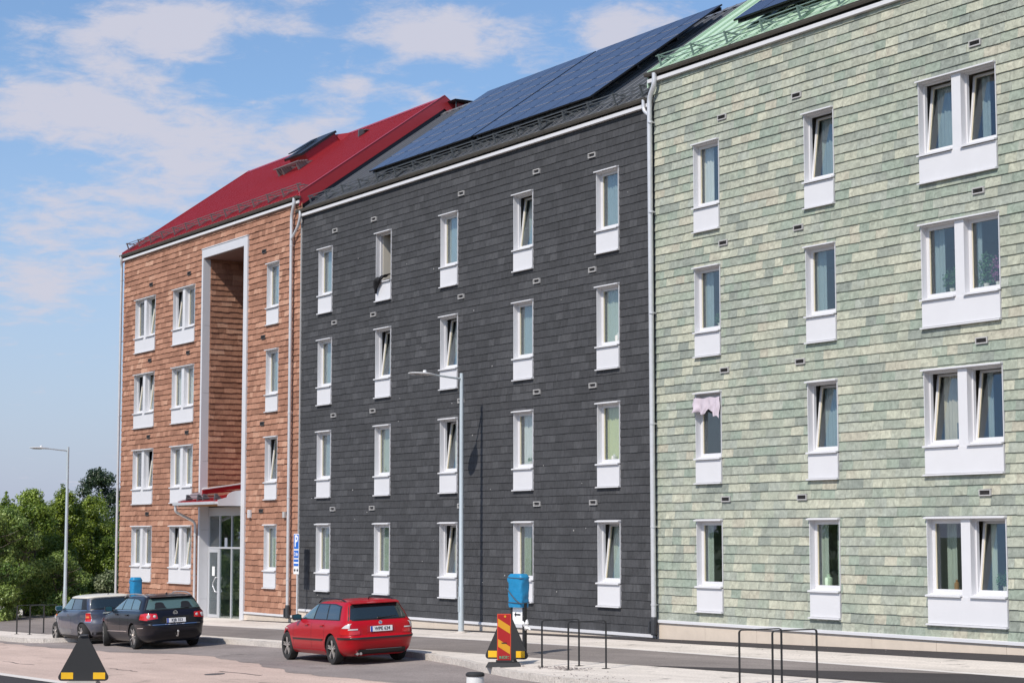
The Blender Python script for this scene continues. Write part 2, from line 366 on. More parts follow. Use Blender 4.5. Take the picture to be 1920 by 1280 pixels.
# kerb stones, one by one
def kerb_stones():
    pts = [Vector((x, y)) for x, y in KL]; acc = 0; k = 0
    P = []
    for a, b in zip(pts, pts[1:]):
        ln = (b - a).length; n = max(1, int(ln / .12))
        for i in range(n): P.append(a.lerp(b, i / n))
    P.append(pts[-1])
    cur = [P[0]]; d = 0
    segs = []
    for p, q in zip(P, P[1:]):
        d += (q - p).length; cur.append(q)
        if d > 1.0: segs.append(cur); cur = [q]; d = 0
    for s in segs:
        if s[-1].x < -76 or s[0].x > -14: continue
        mb = MB(); a, c = s[0], s[-1]; a = a.lerp(c, .006); c = c.lerp(a, .006)
        path = [a] + s[1:-1:3] + [c] if (c - a).length > .1 else [a, c]
        for p, q in zip(path, path[1:]):
            t = (q - p); 
            if t.length < .01: continue
            t.normalize(); nn = Vector((t.y, -t.x))      # towards the street
            e = rb.uniform(-.004, .004)
            o0, o1 = p + nn * .02, q + nn * .02; i0, i1 = p - nn * .11, q - nn * .11
            T = lambda v, dz: (v.x, v.y, zg(v.x, v.y) + dz)
            mb.hexa([T(o0, -.2), T(o1, -.2), T(i1, -.2), T(i0, -.2), T(o0, .012 + e), T(o1, .012 + e), T(i1, .012 + e), T(i0, .012 + e)])
        if mb.f: mb.build('kerb_stone', G_kerb, pav, org=(s[0].x, s[0].y, zg(s[0].x, s[0].y)))
kerb_stones()
# the asphalt footway between the two pale bands, and its fresh patch
sheet('footway', [(-110, -2.35), (-46, -2.2), (-36, -2.45), (-23, -3.45), (20, -4.9), (20, -5.6), (-25, -5.2), (-40, -4.8), (-58, -4.7), (-61, -7.0), (-110, -7.0)], G_walk, .004)
sheet('footway_edging', [(-110, -2.22), (-46, -2.07), (-36, -2.30), (-23, -3.28), (20, -4.7), (20, -4.9), (-23, -3.45), (-36, -2.45), (-46, -2.2), (-110, -2.35)], G_edge, .004)
sheet('footway_patch', [(-31.4, -5.02), (-27.5, -4.2), (-24.5, -3.40), (-15, -4.15), (-15, -5.38), (-25, -5.21)], G_new, .008)
sheet('facade_strip', [(-61.5, .5), (-61.5, -.28), (-46, -.40), (-38.2, -.62), (-37.5, -.72), (-30, -1.05), (-15, -1.75), (-15, .5)], G_new, .004)

# ------------------------------------------------------------------ buildings
WIN_TOPS = [8.93, 6.06, 3.19, 0.32]; WH, WSILL = 2.04, 1.45
FLOOR_NAMES = ['top', 'second', 'first', 'ground']
DEPTH_B = 10.5
RY0, RYR = -0.06, 5.25          # roof edge and ridge (y)
def subtract(r, holes):
    out = [r]
    for h in holes:
        nx = []
        for (a, b, c, d) in out:
            if h[0] >= b or h[1] <= a or h[2] >= d or h[3] <= c: nx.append((a, b, c, d)); continue
            if a < h[0]: nx.append((a, h[0], c, d))
            if b > h[1]: nx.append((h[1], b, c, d))
            m0, m1 = max(a, h[0]), min(b, h[1])
            if c < h[2]: nx.append((m0, m1, c, h[2]))
            if d > h[3]: nx.append((m0, m1, h[3], d))
        out = nx
    return [q for q in out if q[1] - q[0] > .012 and q[3] - q[2] > .012]

def add_slate(mb, r, full, yt, yb, zj, tilt, ragged, rg_):
    """one lapped slate: r = cut piece, full = (z bottom, z top) of its course"""
    x0, x1, z0, z1 = r
    f = lambda z: yb + (yt - yb) * (z - full[0]) / (full[1] - full[0])
    zb0 = z0 + (zj if z0 <= full[0] + .001 else 0); zb1 = zb0 + tilt
    g = .0012
    if not ragged:
        mb.hexa([(x0 + g, f(z0), zb0), (x1 - g, f(z0), zb1), (x1 - g, .0, zb1), (x0 + g, .0, zb0), (x0 + g, f(z1), z1), (x1 - g, f(z1), z1), (x1 - g, .0, z1), (x0 + g, .0, z1)], skip=(4,))
    else:
        xm = x0 + (x1 - x0) * rg_.uniform(.35, .65); k = rg_.uniform(-.010, .010); yo = rg_.uniform(-.006, .006)
        b = len(mb.v)
        yb_ = f(z0)
        mb.v += [(x0 + g, yb_, zb0), (xm, yb_ + yo, zb0 + k), (x1 - g, yb_, zb1), (x1 - g, f(z1), z1), (xm, f(z1), z1), (x0 + g, f(z1), z1), (x0 + g, 0, zb0), (xm, 0, zb0 + k), (x1 - g, 0, zb1), (x1 - g, 0, z1), (x0 + g, 0, z1)]
        for q in ((0, 1, 4, 5), (1, 2, 3, 4), (0, 6, 7, 1), (1, 7, 8, 2), (0, 5, 10, 6), (2, 8, 9, 3), (5, 4, 3, 9, 10)): mb.face(tuple(b + i for i in q))

def clad(b, name, m, X0, X1, ZB, ZT, course, wmin, wmax, step, jit, holes, seed, ragged=False, xform=None, solo=300, tint=None):
    rg_ = random.Random(seed); pieces = []
    z = ZB; row = 0
    while z < ZT - .01:
        z1 = min(z + course, ZT); x = X0 - rg_.uniform(0, wmax); wav = rg_.uniform(-.004, .004)
        prev = rg_.random()
        while x < X1:
            w = rg_.uniform(wmin, wmax); x2 = x + w
            if X1 - x2 < .06: x2 = X1
            a, c = max(x, X0), min(x2, X1)
            t = rg_.random(); t = t if rg_.random() < .75 else min(1, max(0, prev + rg_.uniform(-.1, .1))); prev = t
            yb = -(step + rg_.uniform(-jit, jit)); yt = -.009
            zj = wav + rg_.uniform(-.5, .5) * (.012 if ragged else .006)
            tl = rg_.uniform(-.006, .006) if not ragged else rg_.uniform(-.009, .009)
            if c - a > .015:
                for r in subtract((a, c, z, z1), holes): pieces.append((r, (z, z1), yt, yb, zj, tl, t))
            x = x2
        z = z1; row += 1
    T = xform or (lambda p: p)
    def size(p):
        r = p[0]; px, py, k = proj(T(((r[0] + r[1]) / 2, 0, (r[2] + r[3]) / 2)))
        if not (0 < px < 1920 and 0 < py < 1280) or (r[1] - r[0]) < .16: return 1e9 + k
        return k
    pieces.sort(key=size)
    rest = MB()
    for i, (r, full, yt, yb, zj, tl, t) in enumerate(pieces):
        mb = MB() if i < solo else rest
        mb.tint = t
        k0 = len(mb.v)
        add_slate(mb, r, full, yt, yb, zj, tl, ragged, rg_)
        if xform: mb.v[k0:] = [T(p) for p in mb.v[k0:]]
        if i < solo: mb.build(name, m, b, org=mb.v[0], fix=False)
    o = rest.build(name + '_courses', m, b, org=(ORG[b]), fix=False); o['kind'] = 'stuff'

SASH_CACHE = {}
def sash_meshes(w, h):
    key = (round(w, 3), round(h, 3))
    if key in SASH_CACHE: return SASH_CACHE[key]
    e = .048; t = .060; a = MB()
    a.mi = 0    # outer aluminium face
    for x0, x1, z0, z1 in ((0, e, 0, h), (w - e, w, 0, h), (e, w - e, 0, e), (e, w - e, h - e, h)): a.box(x0, x1, 0, .014, z0, z1)
    a.mi = 1    # timber behind it
    for x0, x1, z0, z1 in ((.004, e - .006, .004, h - .004), (w - e + .006, w - .004, .004, h - .004), (e - .006, w - e + .006, .004, e - .006), (e - .006, w - e + .006, h - e + .006, h - .004)): a.box(x0, x1, .0145, t, z0, z1)
    a.mi = 1    # glazing bead seen edge-on
    for x0, x1, z0, z1 in ((e - .006, e + .012, e, h - e), (w - e - .012, w - e + .006, e, h - e)): a.box(x0, x1, .015, .028, z0, z1)
    sm = a.mesh('sash', [M['white'], M['cream']])
    g = MB(); g.box(e, w - e, .030, .036, e, h - e); gm = g.mesh('pane', M['glass'])
    SASH_CACHE[key] = (sm, gm); return SASH_CACHE[key]

CASE_CACHE = {}
def casing(w, dbl):
    key = (round(w, 2), dbl)
    if key in CASE_CACHE: return CASE_CACHE[key]
    # window = lining of the opening + fixed frame; separate meshes for sills, apron and head
    c = MB(); d0, d1 = -.040, .165
    c.box(0, .016, d0, d1, -WSILL, 0); c.box(w - .016, w, d0, d1, -WSILL, 0); c.box(.016, w - .016, d0, d1, -.016, 0); c.box(.016, w - .016, .02, d1, -WSILL, -WSILL + .02)
    bays = [(.016, w - .016)]
    if dbl:
        m0, m1 = w * .442, w * .558
        bays = [(.016, m0), (m1, w - .016)]
        c.box(m0, m1, d0 + .004, d1 - .02, -WSILL - .046, -.016)
    for a, b in bays:      # fixed outer frame
        f = .036
        c.box(a, a + f, .095, .16, -WSILL + .02, -.016); c.box(b - f, b, .095, .16, -WSILL + .02, -.016)
        c.box(a + f, b - f, .095, .16, -.016 - f, -.016); c.box(a + f, b - f, .095, .16, -WSILL + .02, -WSILL + .02 + f)
    cm = c.mesh('window', M['white'])
    s = MB()
    for a, b in bays:
        a -= .03 if a < .1 else .004; b += .010 if b > w - .1 else -.002
        s.hexa([(a, -.105, -WSILL - .045), (b, -.105, -WSILL - .045), (b, .10, -WSILL + .005), (a, .10, -WSILL + .005), (a, -.105, -WSILL - .012), (b, -.105, -WSILL - .012), (b, .10, -WSILL + .02), (a, .10, -WSILL + .02)])
    sm = s.mesh('sill', M['white'])
    p = MB(); p.box(.008, w - .008, -.052, -.002, -WH + .035, -WSILL - .047); pm = p.mesh('apron_panel', M['white'])
    k = MB(); k.hexa([(-.025, -.095, -WH - .004), (w + .002, -.095, -WH - .004), (w + .002, -.002, -WH + .002), (-.025, -.002, -WH + .002), (-.025, -.095, -WH + .022), (w + .002, -.095, -WH + .022), (w + .002, -.002, -WH + .036), (-.025, -.002, -WH + .036)])
    km = k.mesh('drip_edge', M['white'])
    h = MB(); h.hexa([(-.03, -.105, .000), (w + .006, -.105, .000), (w + .006, -.001, .006), (-.03, -.001, .006), (-.03, -.105, .026), (w + .006, -.105, .026), (w + .006, -.001, .050), (-.03, -.001, .050)])
    hm = h.mesh('head_flashing', M['white'])
    CASE_CACHE[key] = (cm, sm, pm, km, hm, bays); return CASE_CACHE[key]

cm_ = {}
def cloth_mat(name, c):
    if name not in cm_: cm_[name] = mat(name, c, .9, var=.06, vscale=6)
    return cm_[name]
CUR = {'w': ('white', (.56, .57, .55)), 'g': ('pale green', (.36, .41, .35)), 't': ('grey blue', (.25, .31, .325)), 'y': ('yellow green', (.50, .52, .28)), 'b': ('beige', (.46, .42, .34)), 'd': ('dark grey', (.12, .13, .13))}
def curtain(x0, x1, z0, z1, y, kind, label, seed):
    rr = random.Random(seed); mb = MB(); n = max(8, int((x1 - x0) / .022)); ph = rr.uniform(0, 6)
    fr, bk = [], []
    for i in range(n + 1):
        t = i / n; x = x0 + (x1 - x0) * t
        yy = y + .014 * math.sin(ph + t * (x1 - x0) * 55) + .012 * math.sin(ph * 2 + t * (x1 - x0) * 23)
        fr.append((x, yy)); bk.append((x, yy + .006))
    b = 0
    for (x, yy), (x2, y2) in zip(fr, bk): mb.v += [(x, yy, z0), (x, yy * .985 + .002, z1), (x2, y2, z0), (x2, y2 * .985 + .002, z1)]
    for i in range(n):
        a, c = 4 * i, 4 * i + 4
        mb.face((a, c, c + 1, a + 1)); mb.face((a + 2, a + 3, c + 3, c + 2))
        mb.face((a + 1, c + 1, c + 3, a + 3)); mb.face((a, a + 2, c + 2, c))
    nm, c = CUR[kind]
    return tag(mb.build('curtain', cloth_mat(nm.replace(' ', '_') + '_curtain', c), org=(x0, y, z0), smooth=50), f'{nm} curtain {label}', 'curtain', 'curtains hanging behind the windows')

def window(b, x, zt, w, dbl, states, cur, lab, seed):
    cm, sm, pm, km, hm, bays = casing(w, dbl)
    win = link('window', cm, b, (x, 0, zt))
    for nm, me in (('sill', sm), ('apron_panel', pm), ('drip_edge', km), ('head_flashing', hm)): link(nm, me, win, (x, 0, zt))
    hs = WSILL - .02 - .016 - .06
    for i, (a, c) in enumerate(bays):
        sw = c - a - .044; sme, gme = sash_meshes(sw, hs); st = states[i]
        rot = None; org = (x + a + .022, .10, zt - WSILL + .05)
        if st == 'tilt': rot = (R(-7.0), 0, 0); org = (org[0], .125, org[2] + .004)
        if st == 'open': rot = (0, 0, R(88)); org = (x + c - .012, .172, org[2])
        link('sash', sme, win, org, rot); link('pane', gme, win, org, rot)
    for k, (f0, f1, y, kind, zc) in enumerate(cur):
        if any(q != 'c' for q in states): y = max(y, .42)
        mid = (f0 + f1) / 2; pane = ('left pane of ' if mid < .5 else 'right pane of ') if dbl and f1 - f0 < .8 else ''
        t_ = mid if not pane else (mid * 2 if mid < .5 else mid * 2 - 1)
        full = 'across' if f1 - f0 > .8 else ('left in' if t_ < .5 else 'right in')
        curtain(x + .04 + (w - .08) * f0, x + .04 + (w - .08) * f1, zt - WSILL + .03 + zc, zt - .02, y, kind, f'{full} {pane}{lab}', seed * 7 + k)

def vent(b, x, z, m_frame, m_dark, louvre):
    v = MB(); w, h, y = .31, .125, -.056
    for x0, x1, z0, z1 in ((0, .022, 0, h), (w - .022, w, 0, h), (.022, w - .022, 0, .022), (.022, w - .022, h - .022, h)): v.box(x + x0 - w / 2, x + x1 - w / 2, y, -.002, z + z0 - h / 2, z + z1 - h / 2)
    o = v.build('vent', m_frame, b, org=(x, 0, z))
    g = MB()
    if louvre:
        for i in range(4):
            zz_ = z - h / 2 + .024 + i * .0205
            g.hexa([(x - w / 2 + .022, y + .006, zz_), (x + w / 2 - .022, y + .006, zz_), (x + w / 2 - .022, -.012, zz_ + .012), (x - w / 2 + .022, -.012, zz_ + .012), (x - w / 2 + .022, y + .006, zz_ + .005), (x + w / 2 - .022, y + .006, zz_ + .005), (x + w / 2 - .022, -.012, zz_ + .018), (x - w / 2 + .022, -.012, zz_ + .018)])
    g.box(x - w / 2 + .0225, x + w / 2 - .0225, -.011, -.003, z - h / 2 + .0225, z + h / 2 - .0225)
    g.build('grille', m_dark, o, org=(x, 0, z))

def shell(b, X0, X1, zg0, zeave, ridge, holes, wallm, plinth_top, gable_m, deep=()):
    """hollow body: front wall with its openings, gables, back, floors, inner partition"""
    mb = MB()
    xs = sorted({X0, X1} | {h[0] for h in holes} | {h[1] for h in holes}); zs = sorted({zg0, zeave} | {h[2] for h in holes} | {h[3] for h in holes})
    for i in range(len(xs) - 1):
        for j in range(len(zs) - 1):
            cx_, cz_ = (xs[i] + xs[i + 1]) / 2, (zs[j] + zs[j + 1]) / 2
            if any(h[0] < cx_ < h[1] and h[2] < cz_ < h[3] for h in holes): continue
            mb.box(xs[i], xs[i + 1], 0, .28, zs[j], zs[j + 1])
    mb.build('wall', wallm, b, org=ORG[b])
    for x, d in ((X0, .2), (X1 - .2, .2)):
        g = MB(); g.prism([(x, .2805, zg0), (x, DEPTH_B, zg0), (x, DEPTH_B, zeave), (x, RYR, ridge - .10), (x, .2805, zeave + .02)], (d, 0, 0))
        g.build('gable_wall', gable_m, b, org=(x, 0, zg0))
    k = MB(); k.box(X0 + .201, X1 - .201, DEPTH_B - .2, DEPTH_B, zg0, zeave); k.build('rear_wall', gable_m, b, org=ORG[b])
    for z0, z1 in [(zt - 2.87 + .30, zt - 2.87 + .55) for zt in WIN_TOPS] + [(WIN_TOPS[0] + .28, WIN_TOPS[0] + .45)]:
        f = MB(); runs = [(X0 + .201, X1 - .201)] if not deep else [(X0 + .201, deep[0]), (deep[1], X1 - .201)]
        if z1 < -2: runs = [(X0 + .201, X1 - .201)]
        for a, c in runs: f = MB(); f.box(a, c, .2805, DEPTH_B - .201, z0, z1); f.build('floor_slab', M['slab'], b, org=(a, 0, z0))
    w = MB(); w.box(X0 + .21, X1 - .21, 4.2, 4.3, zg0 + .3, zeave - .3)
    w.build('inner_wall', M['wall_in'], b, org=ORG[b])

def roof(b, X0, X1, zeave, ridge, m, seam, sw_=.028, sh_=.055):
    k = (ridge - zeave) / (RYR - RY0); nrm = Vector((0, -k, 1)).normalized()
    d = MB()      # deck under the sheets, both slopes
    d.prism([(X0, RY0 + .03, zeave - .03), (X0, RYR, ridge - .03), (X0, DEPTH_B + .1, zeave - .03), (X0, DEPTH_B + .1, zeave - .13), (X0, RYR, ridge - .16), (X0, RY0 + .03, zeave - .13)], (X1 - X0, 0, 0))
    ro = d.build('roof', m, b, org=ORG[b])
    n = int(round((X1 - X0) / seam)); p = (X1 - X0) / n
    sh = MB()
    for side in (0, 1):
        ya, za = (RY0, zeave) if side == 0 else (DEPTH_B + .06, zeave)
        def P(x, f, up): return (x, ya + (RYR - ya) * f, za + (ridge - za) * f + up)
        sh.v = []; sh.f = []; sh.m = []; sh.a = []
        sh.hexa([P(0, 0, -.004), P(p, 0, -.004), P(p, 1, -.004), P(0, 1, -.004), P(0, 0, .004), P(p, 0, .004), P(p, 1, .004), P(0, 1, .004)])
        s0, s1 = p - sw_ / 2, p + sw_ / 2
        sh.hexa([P(s0, 0, .0045), P(s1, 0, .0045), P(s1, 1, .0045), P(s0, 1, .0045), P(s0, 0, sh_), P(s1, 0, sh_), P(s1, 1, sh_), P(s0, 1, sh_)])
        me = sh.mesh('roof_sheet', m)
        for i in range(n):
            link('roof_sheet', me, ro, (X0 + i * p, 0, 0))
    rc = MB(); rc.prism([(X0 - .02, RYR - .16, ridge - .055), (X0 - .02, RYR, ridge + .065), (X0 - .02, RYR + .16, ridge - .055)], (X1 - X0 + .04, 0, 0)); rc.build('ridge_cap', m, ro, org=(X0, RYR, ridge))
    return ro, k

def gutter(b, X0, X1, z, y=-.125, r=.072):
    g = MB(); n = 9
    pr = [(y + r * math.cos(math.pi + math.pi * i / n), z + r * math.sin(math.pi + math.pi * i / n)) for i in range(n + 1)]
    inn = [(y + (r - .008) * math.cos(math.pi + math.pi * i / n), z + .0 + (r - .008) * math.sin(math.pi + math.pi * i / n)) for i in range(n, -1, -1)]
    loop = [(X0, a, c) for a, c in pr] + [(X0, a, c) for a, c in inn]
    bb = len(g.v); k = len(loop); g.v += loop + [(X1, a, c) for _, a, c in loop]
    for i in range(k):
        j = (i + 1) % k; g.face((bb + i, bb + j, bb + k + j, bb + k + i))
    for X in (X0, X1): g.prism([(X, a, c) for a, c in pr], (.004 if X == X0 else -.004, 0, 0))
    g.tube([(X0, y - r, z + .004), (X1, y - r, z + .004)], .011, 6)
    o = g.build('gutter', M['gutter'], b, org=(X0, y, z))
    h = MB()
    for i in range(n):
        a0, a1 = pr[i], pr[i + 1]
        f = 1.07
        def q(a, s): return (y + (a[0] - y) * s, z + (a[1] - z) * s)
        p0, p1, p2, p3 = q(a0, 1.01), q(a1, 1.01), q(a1, f), q(a0, f)
        h.hexa([(-.012, *p0), (.012, *p0), (.012, *p1), (-.012, *p1), (-.012, *p3), (.012, *p3), (.012, *p2), (-.012, *p2)])
    me = h.mesh('gutter_bracket', M['gutter'], org=(0, y, z))
    x = X0 + .5
    while x < X1 - .2: link('gutter_bracket', me, o, (x, y, z)); x += .85
    return o

def snow_guard(b, X0, X1, zeave, k, m, sp=1.2):
    g = MB()
    def P(x, s, u): y = RY0 + s; return Vector((x, y - u * k / math.hypot(1, k), zeave + s * k + u / math.hypot(1, k)))
    for s, u in ((.22, .30), (.30, .20), (.36, .09)):
        g.tube([P(X0, s, u), P(X1, s, u)], .013, 6)
    # lattice between the rails
    x = X0 + .05
    while x < X1 - .2:
        g.bar(P(x, .30, .20), P(x + .10, .36, .09), .008, .008); x += .35
    o = g.build('snow_guard', m, b, org=(X0, RY0, zeave))
    h = MB()
    def Q(s, u): p = P(0, s, u); return (p.x, p.y, p.z)
    h.bar(Q(.16, .06), Q(.22, .33), .030, .045); h.bar(Q(.48, .06), Q(.21, .31), .024, .035); h.bar(Q(.12, .065), Q(.52, .065), .06, .02)
    me = h.mesh('bracket', m, org=(0, RY0, zeave))
    n = int((X1 - X0) / sp)
    for i in range(n + 1): link('bracket', me, o, (X0 + .12 + (X1 - X0 - .35) * i / n, RY0, zeave))

def downpipe(b, pts, r=.052, brackets=(), shoe=None):
    g = MB(); g.tube(smooth_path(pts), r, 12)
    o = g.build('downpipe', M['galv'], b, org=pts[-1], smooth=40)
    for z in brackets:
        x, y, _ = pts[-1]
        h = MB(); h.lathe([(r + .001, z - .02), (r + .009, z - .02), (r + .009, z + .02), (r + .001, z + .02)], 12, cen=(x, y, 0), ring=True); h.box(x - .012, x + .012, y + r, .0, z - .012, z + .012)
        h.build('pipe_bracket', M['galv'], o, org=(x, y, z))
    if shoe is not None:
        x, y, z = pts[-1]; h = MB(); h.lathe([(.062, z - .02), (.078, z), (.078, z + .34), (.066, z + .40)], 12, cen=(x, y, 0)); h.box(x - .10, x - .04, y - .10, y + .02, z + .02, z + .30)
        h.build('pipe_shoe', M['iron'], o, org=(x, y, z))
    return o
def smooth_path(pts, n=5, rad=.16):
    pts = [Vector(p) for p in pts]; out_ = [pts[0]]
    for a, b, c in zip(pts, pts[1:], pts[2:]):
        d0, d1 = (a - b), (c - b); r = min(rad, d0.length * .45, d1.length * .45)
        p, q = b + d0.normalized() * r, b + d1.normalized() * r
        for i in range(n + 1):
            t = i / n; out_.append(p * (1 - t) ** 2 + b * 2 * t * (1 - t) + q * t * t)
    out_.append(pts[-1]); return out_

def fascia(b, X0, X1, z):      # white strip under the gutter
    f = MB(); f.box(X0, X1, -.112, -.001, z - .085, z); f.build('fascia', M['white'], b, org=(X0, 0, z))
    f = MB(); f.box(X0, X1, -.045, -.002, z + .0005, z + .10); f.build('eaves_board', M['backing'], b, org=(X0, 0, z))
def plinth(b, X0, X1, z1, m, step, gap=None):
    for i in range(int((X1 - X0) / step + .999)):
        a, c = X0 + i * step + .004, min(X0 + (i + 1) * step, X1) - .004
        if gap and a < gap[1] and c > gap[0]:
            for p, q in ((a, min(c, gap[0])), (max(a, gap[1]), c)):
                if q - p > .05: t = MB(); t.box(p, q, -.03, -.0005, -4.2, z1); t.build('plinth_panel', m, b, org=(p, 0, z1))
            continue
        t = MB(); t.box(a, c, -.03, -.0005, -4.2, z1); t.build('plinth_panel', m, b, org=(a, 0, z1))
def flashing(b, X0, X1, z):
    f = MB(); f.hexa([(X0, -.075, z - .045), (X1, -.075, z - .045), (X1, -.002, z - .030), (X0, -.002, z - .030), (X0, -.075, z + .012), (X1, -.075, z + .012), (X1, -.002, z + .03), (X0, -.002, z + .03)])
    f.build('base_flashing', M['white'], b, org=(X0, 0, z))

XRL, XRB, XBG, XGR = -73.72, -57.72, -38.12, -17.0
red = thing('apartment_building', 'reddish brown shingled apartment building with a red metal roof and tall entrance recess', 'building', (XRL, 0, -2.9))
blk = thing('apartment_building', 'dark grey slate clad middle apartment building with solar panels on its roof', 'building', (XRB, 0, -2.7))
grn = thing('apartment_building', 'pale green slate clad apartment building at the right with a light green roof', 'building', (XBG, 0, -2.4))

COLS = {
 'red': [(-72.38, 2.07, True), (-68.52, 2.07, True), (-60.22, .95, False)],
 'black': [(-56.30, .96, False), (-52.38, .96, False), (-48.44, .96, False), (-44.50, .96, False), (-40.56, .97, False)],
 'green': [(-36.53, .96, False), (-32.58, .96, False), (-29.05, 2.12, True)]}
CN = {'red': ['leftmost', 'second', 'rightmost'], 'black': ['leftmost', 'second', 'middle', 'fourth', 'rightmost'], 'green': ['leftmost', 'middle', 'wide rightmost']}
ST = {('red', 0): [('c', 'tilt'), ('tilt', 'tilt'), ('c', 'tilt'), ('c', 'c')], ('red', 1): [('tilt', 'c'), ('c', 'c'), ('c', 'c'), ('tilt', 'tilt')], ('red', 2): ['c', 'c', 'tilt', 'c'],
 ('black', 0): ['c', 'c', 'c', 'c'], ('black', 1): ['open', 'tilt', 'c', 'c'], ('black', 2): ['c', 'tilt', 'tilt', 'tilt'], ('black', 3): ['tilt', 'c', 'c', 'c'], ('black', 4): ['c', 'c', 'c', 'tilt'],
 ('green', 0): ['c', 'c', 'c', 'c'], ('green', 1): ['tilt', 'c', 'tilt', 'c'], ('green', 2): [('tilt', 'tilt'), ('c', 'c'), ('tilt', 'tilt'), ('c', 'tilt')]}
F = lambda k, y=.24, z=0: [(0.02, .98, y, k, z)]
CU = {('red', 0): [F('g'), F('w'), [(.02, .25, .24, 'w', 0), (.6, .98, .24, 'w', 0)], [(.02, .3, .24, 'g', 0), (.75, .98, .24, 'g', 0)]],
 ('red', 1): [[(.6, .98, .24, 'w', 0), (.02, .2, .24, 'w', 0)], F('w'), F('w'), [(.02, .98, .26, 'w', 0)]], ('red', 2): [F('t'), F('t'), F('t'), [(.02, .55, .24, 'g', 0)]],
 ('black', 0): [F('t'), F('t'), F('t'), F('g')], ('black', 1): [[], F('t', .34), F('g'), F('g')], ('black', 2): [F('t'), F('t', .34), F('w', .34), [(.02, .4, .34, 'b', 0)]],
 ('black', 3): [F('t', .34), F('t'), F('w'), [(.02, .5, .24, 'g', 0)]], ('black', 4): [F('t'), F('g'), F('y'), [(.02, .45, .34, 'g', 0), (.7, .98, .34, 't', 0)]],
 ('green', 0): [[(.02, .45, .24, 'w', 0), (.55, .98, .3, 't', 0)], [(.02, .35, .24, 't', 0)], [], [(.02, .3, .24, 'g', 0)]], ('green', 1): [[(.02, .6, .34, 't', 0)], [(.02, .35, .24, 't', 0)], [(.02, .5, .34, 't', 0)], [(.02, .3, .24, 'g', 0), (.5, .98, .3, 'g', 0)]],
 ('green', 2): [[(.02, .3, .34, 't', 0), (.62, .72, .34, 't', 0)], [(.02, .16, .26, 't', 0), (.58, .66, .26, 't', 0)], [(.02, .22, .34, 'b', 0), (.30, .42, .42, 'b', 0), (.60, .68, .36, 't', 0), (.82, .98, .42, 'b', 0)], [(.02, .16, .24, 'g', 0), (.25, .34, .3, 'g', 0), (.60, .68, .36, 'g', 0)]]}
DESC = {'red': 'shingled facade', 'black': 'dark facade', 'green': 'green facade'}
FN = {0: 'top floor', 1: 'second floor', 2: 'first floor', 3: 'ground floor'}
VX = {'red': [-70.79, -67.02, -60.47], 'black': [-55.16, -52.54, -47.28, -43.35, -40.75], 'green': [-35.43, -32.80, -27.45]}
VZ = [9.41, 6.54, 3.67, .80]
holes = {}; opens = {}
for kx, bld in (('red', red), ('black', blk), ('green', grn)):
    holes[kx] = []; opens[kx] = []
    for ci, (x, w, dbl) in enumerate(COLS[kx]):
        for fi, zt in enumerate(WIN_TOPS):
            st = ST[(kx, ci)][fi]; st = st if isinstance(st, tuple) else (st,)
            window(bld, x, zt, w, dbl, st, CU[(kx, ci)][fi], f'{FN[fi]} window, {CN[kx][ci]} column, {DESC[kx]}', ci * 40 + fi * 7 + len(kx))
            holes[kx].append((x - .004, x + w + .004, zt - WH - .002, zt + .004)); opens[kx].append((x, x + w, zt - WSILL, zt))
    for vi, x in enumerate(VX[kx]):
        for fi, z in enumerate(VZ):
            if kx == 'red' and vi == 1 and fi == 3: continue
            vent(bld, x, z, M['vent_grey'] if kx != 'red' else M['vent_dark'], M['vent_dark'], kx != 'black')
            holes[kx].append((x - .158, x + .158, z - .066, z + .066))

# ---- red building
EX0, EX1, EZ1, EZF = -65.74, -61.75, 10.12, -3.4      # outer casing of the entrance recess
holes['red'].append((EX0, EX1, EZF, EZ1)); opens['red'].append((EX0 + .04, EX1 - .04, -3.6, EZ1 - .04))
shell(red, XRL, XRB - .001, -4.2, 10.84, 14.66, opens['red'], M['backing'], -2.5, M['navy'], deep=(EX0 - .1, EX1 - .1))
clad(red, 'shingle', M['red'], XRL, -57.60, -2.52, 10.64, .192, .22, .36, .038, .007, holes['red'], 11, ragged=True)
plinth(red, XRL, -57.60, -2.56, M['concrete'], 1.8, gap=(EX0 + .02, EX1 - .02))
flashing(red, XRL, EX0, -2.54); flashing(red, EX1, -57.56, -2.54)
roof(red, XRL - .12, XRB + .02, 10.90, 14.68, M['roof_red'], .27, .045, .052)
fascia(red, XRL, -57.66, 10.72); gutter(red, XRL - .15, -57.62, 10.85); snow_guard(red, XRL + .1, -57.75, 10.90, .712, M['snow_red'], 1.22)
v = MB()     # verge board along the right-hand gable
kk = (14.68 - 10.90) / (RYR - RY0)
for ya, yb_ in ((RY0 - .02, RYR), (DEPTH_B + .06, RYR)):
    za = 10.90 + .05
    v.prism([(-57.70, ya, za - .42), (-57.70, ya, za + .03), (-57.70, yb_, 14.68 + .08), (-57.70, yb_, 14.68 - .37)], (.05, 0, 0))
    v.prism([(-57.78, ya, za + .031), (-57.78, ya, za + .046), (-57.78, yb_, 14.68 + .096), (-57.78, yb_, 14.68 + .081)], (.14, 0, 0))
v.build('verge_board', M['roof_red'], red, org=(-57.7, RY0, 10.9))
v = MB()
for ya in (RY0 - .02, DEPTH_B + .06): v.prism([(XRL - .17, ya, 10.55), (XRL - .17, ya, 10.98), (XRL - .17, RYR, 14.76), (XRL - .17, RYR, 14.33)], (.045, 0, 0))
v.build('verge_board', M['roof_red'], red, org=(XRL, RY0, 10.9))
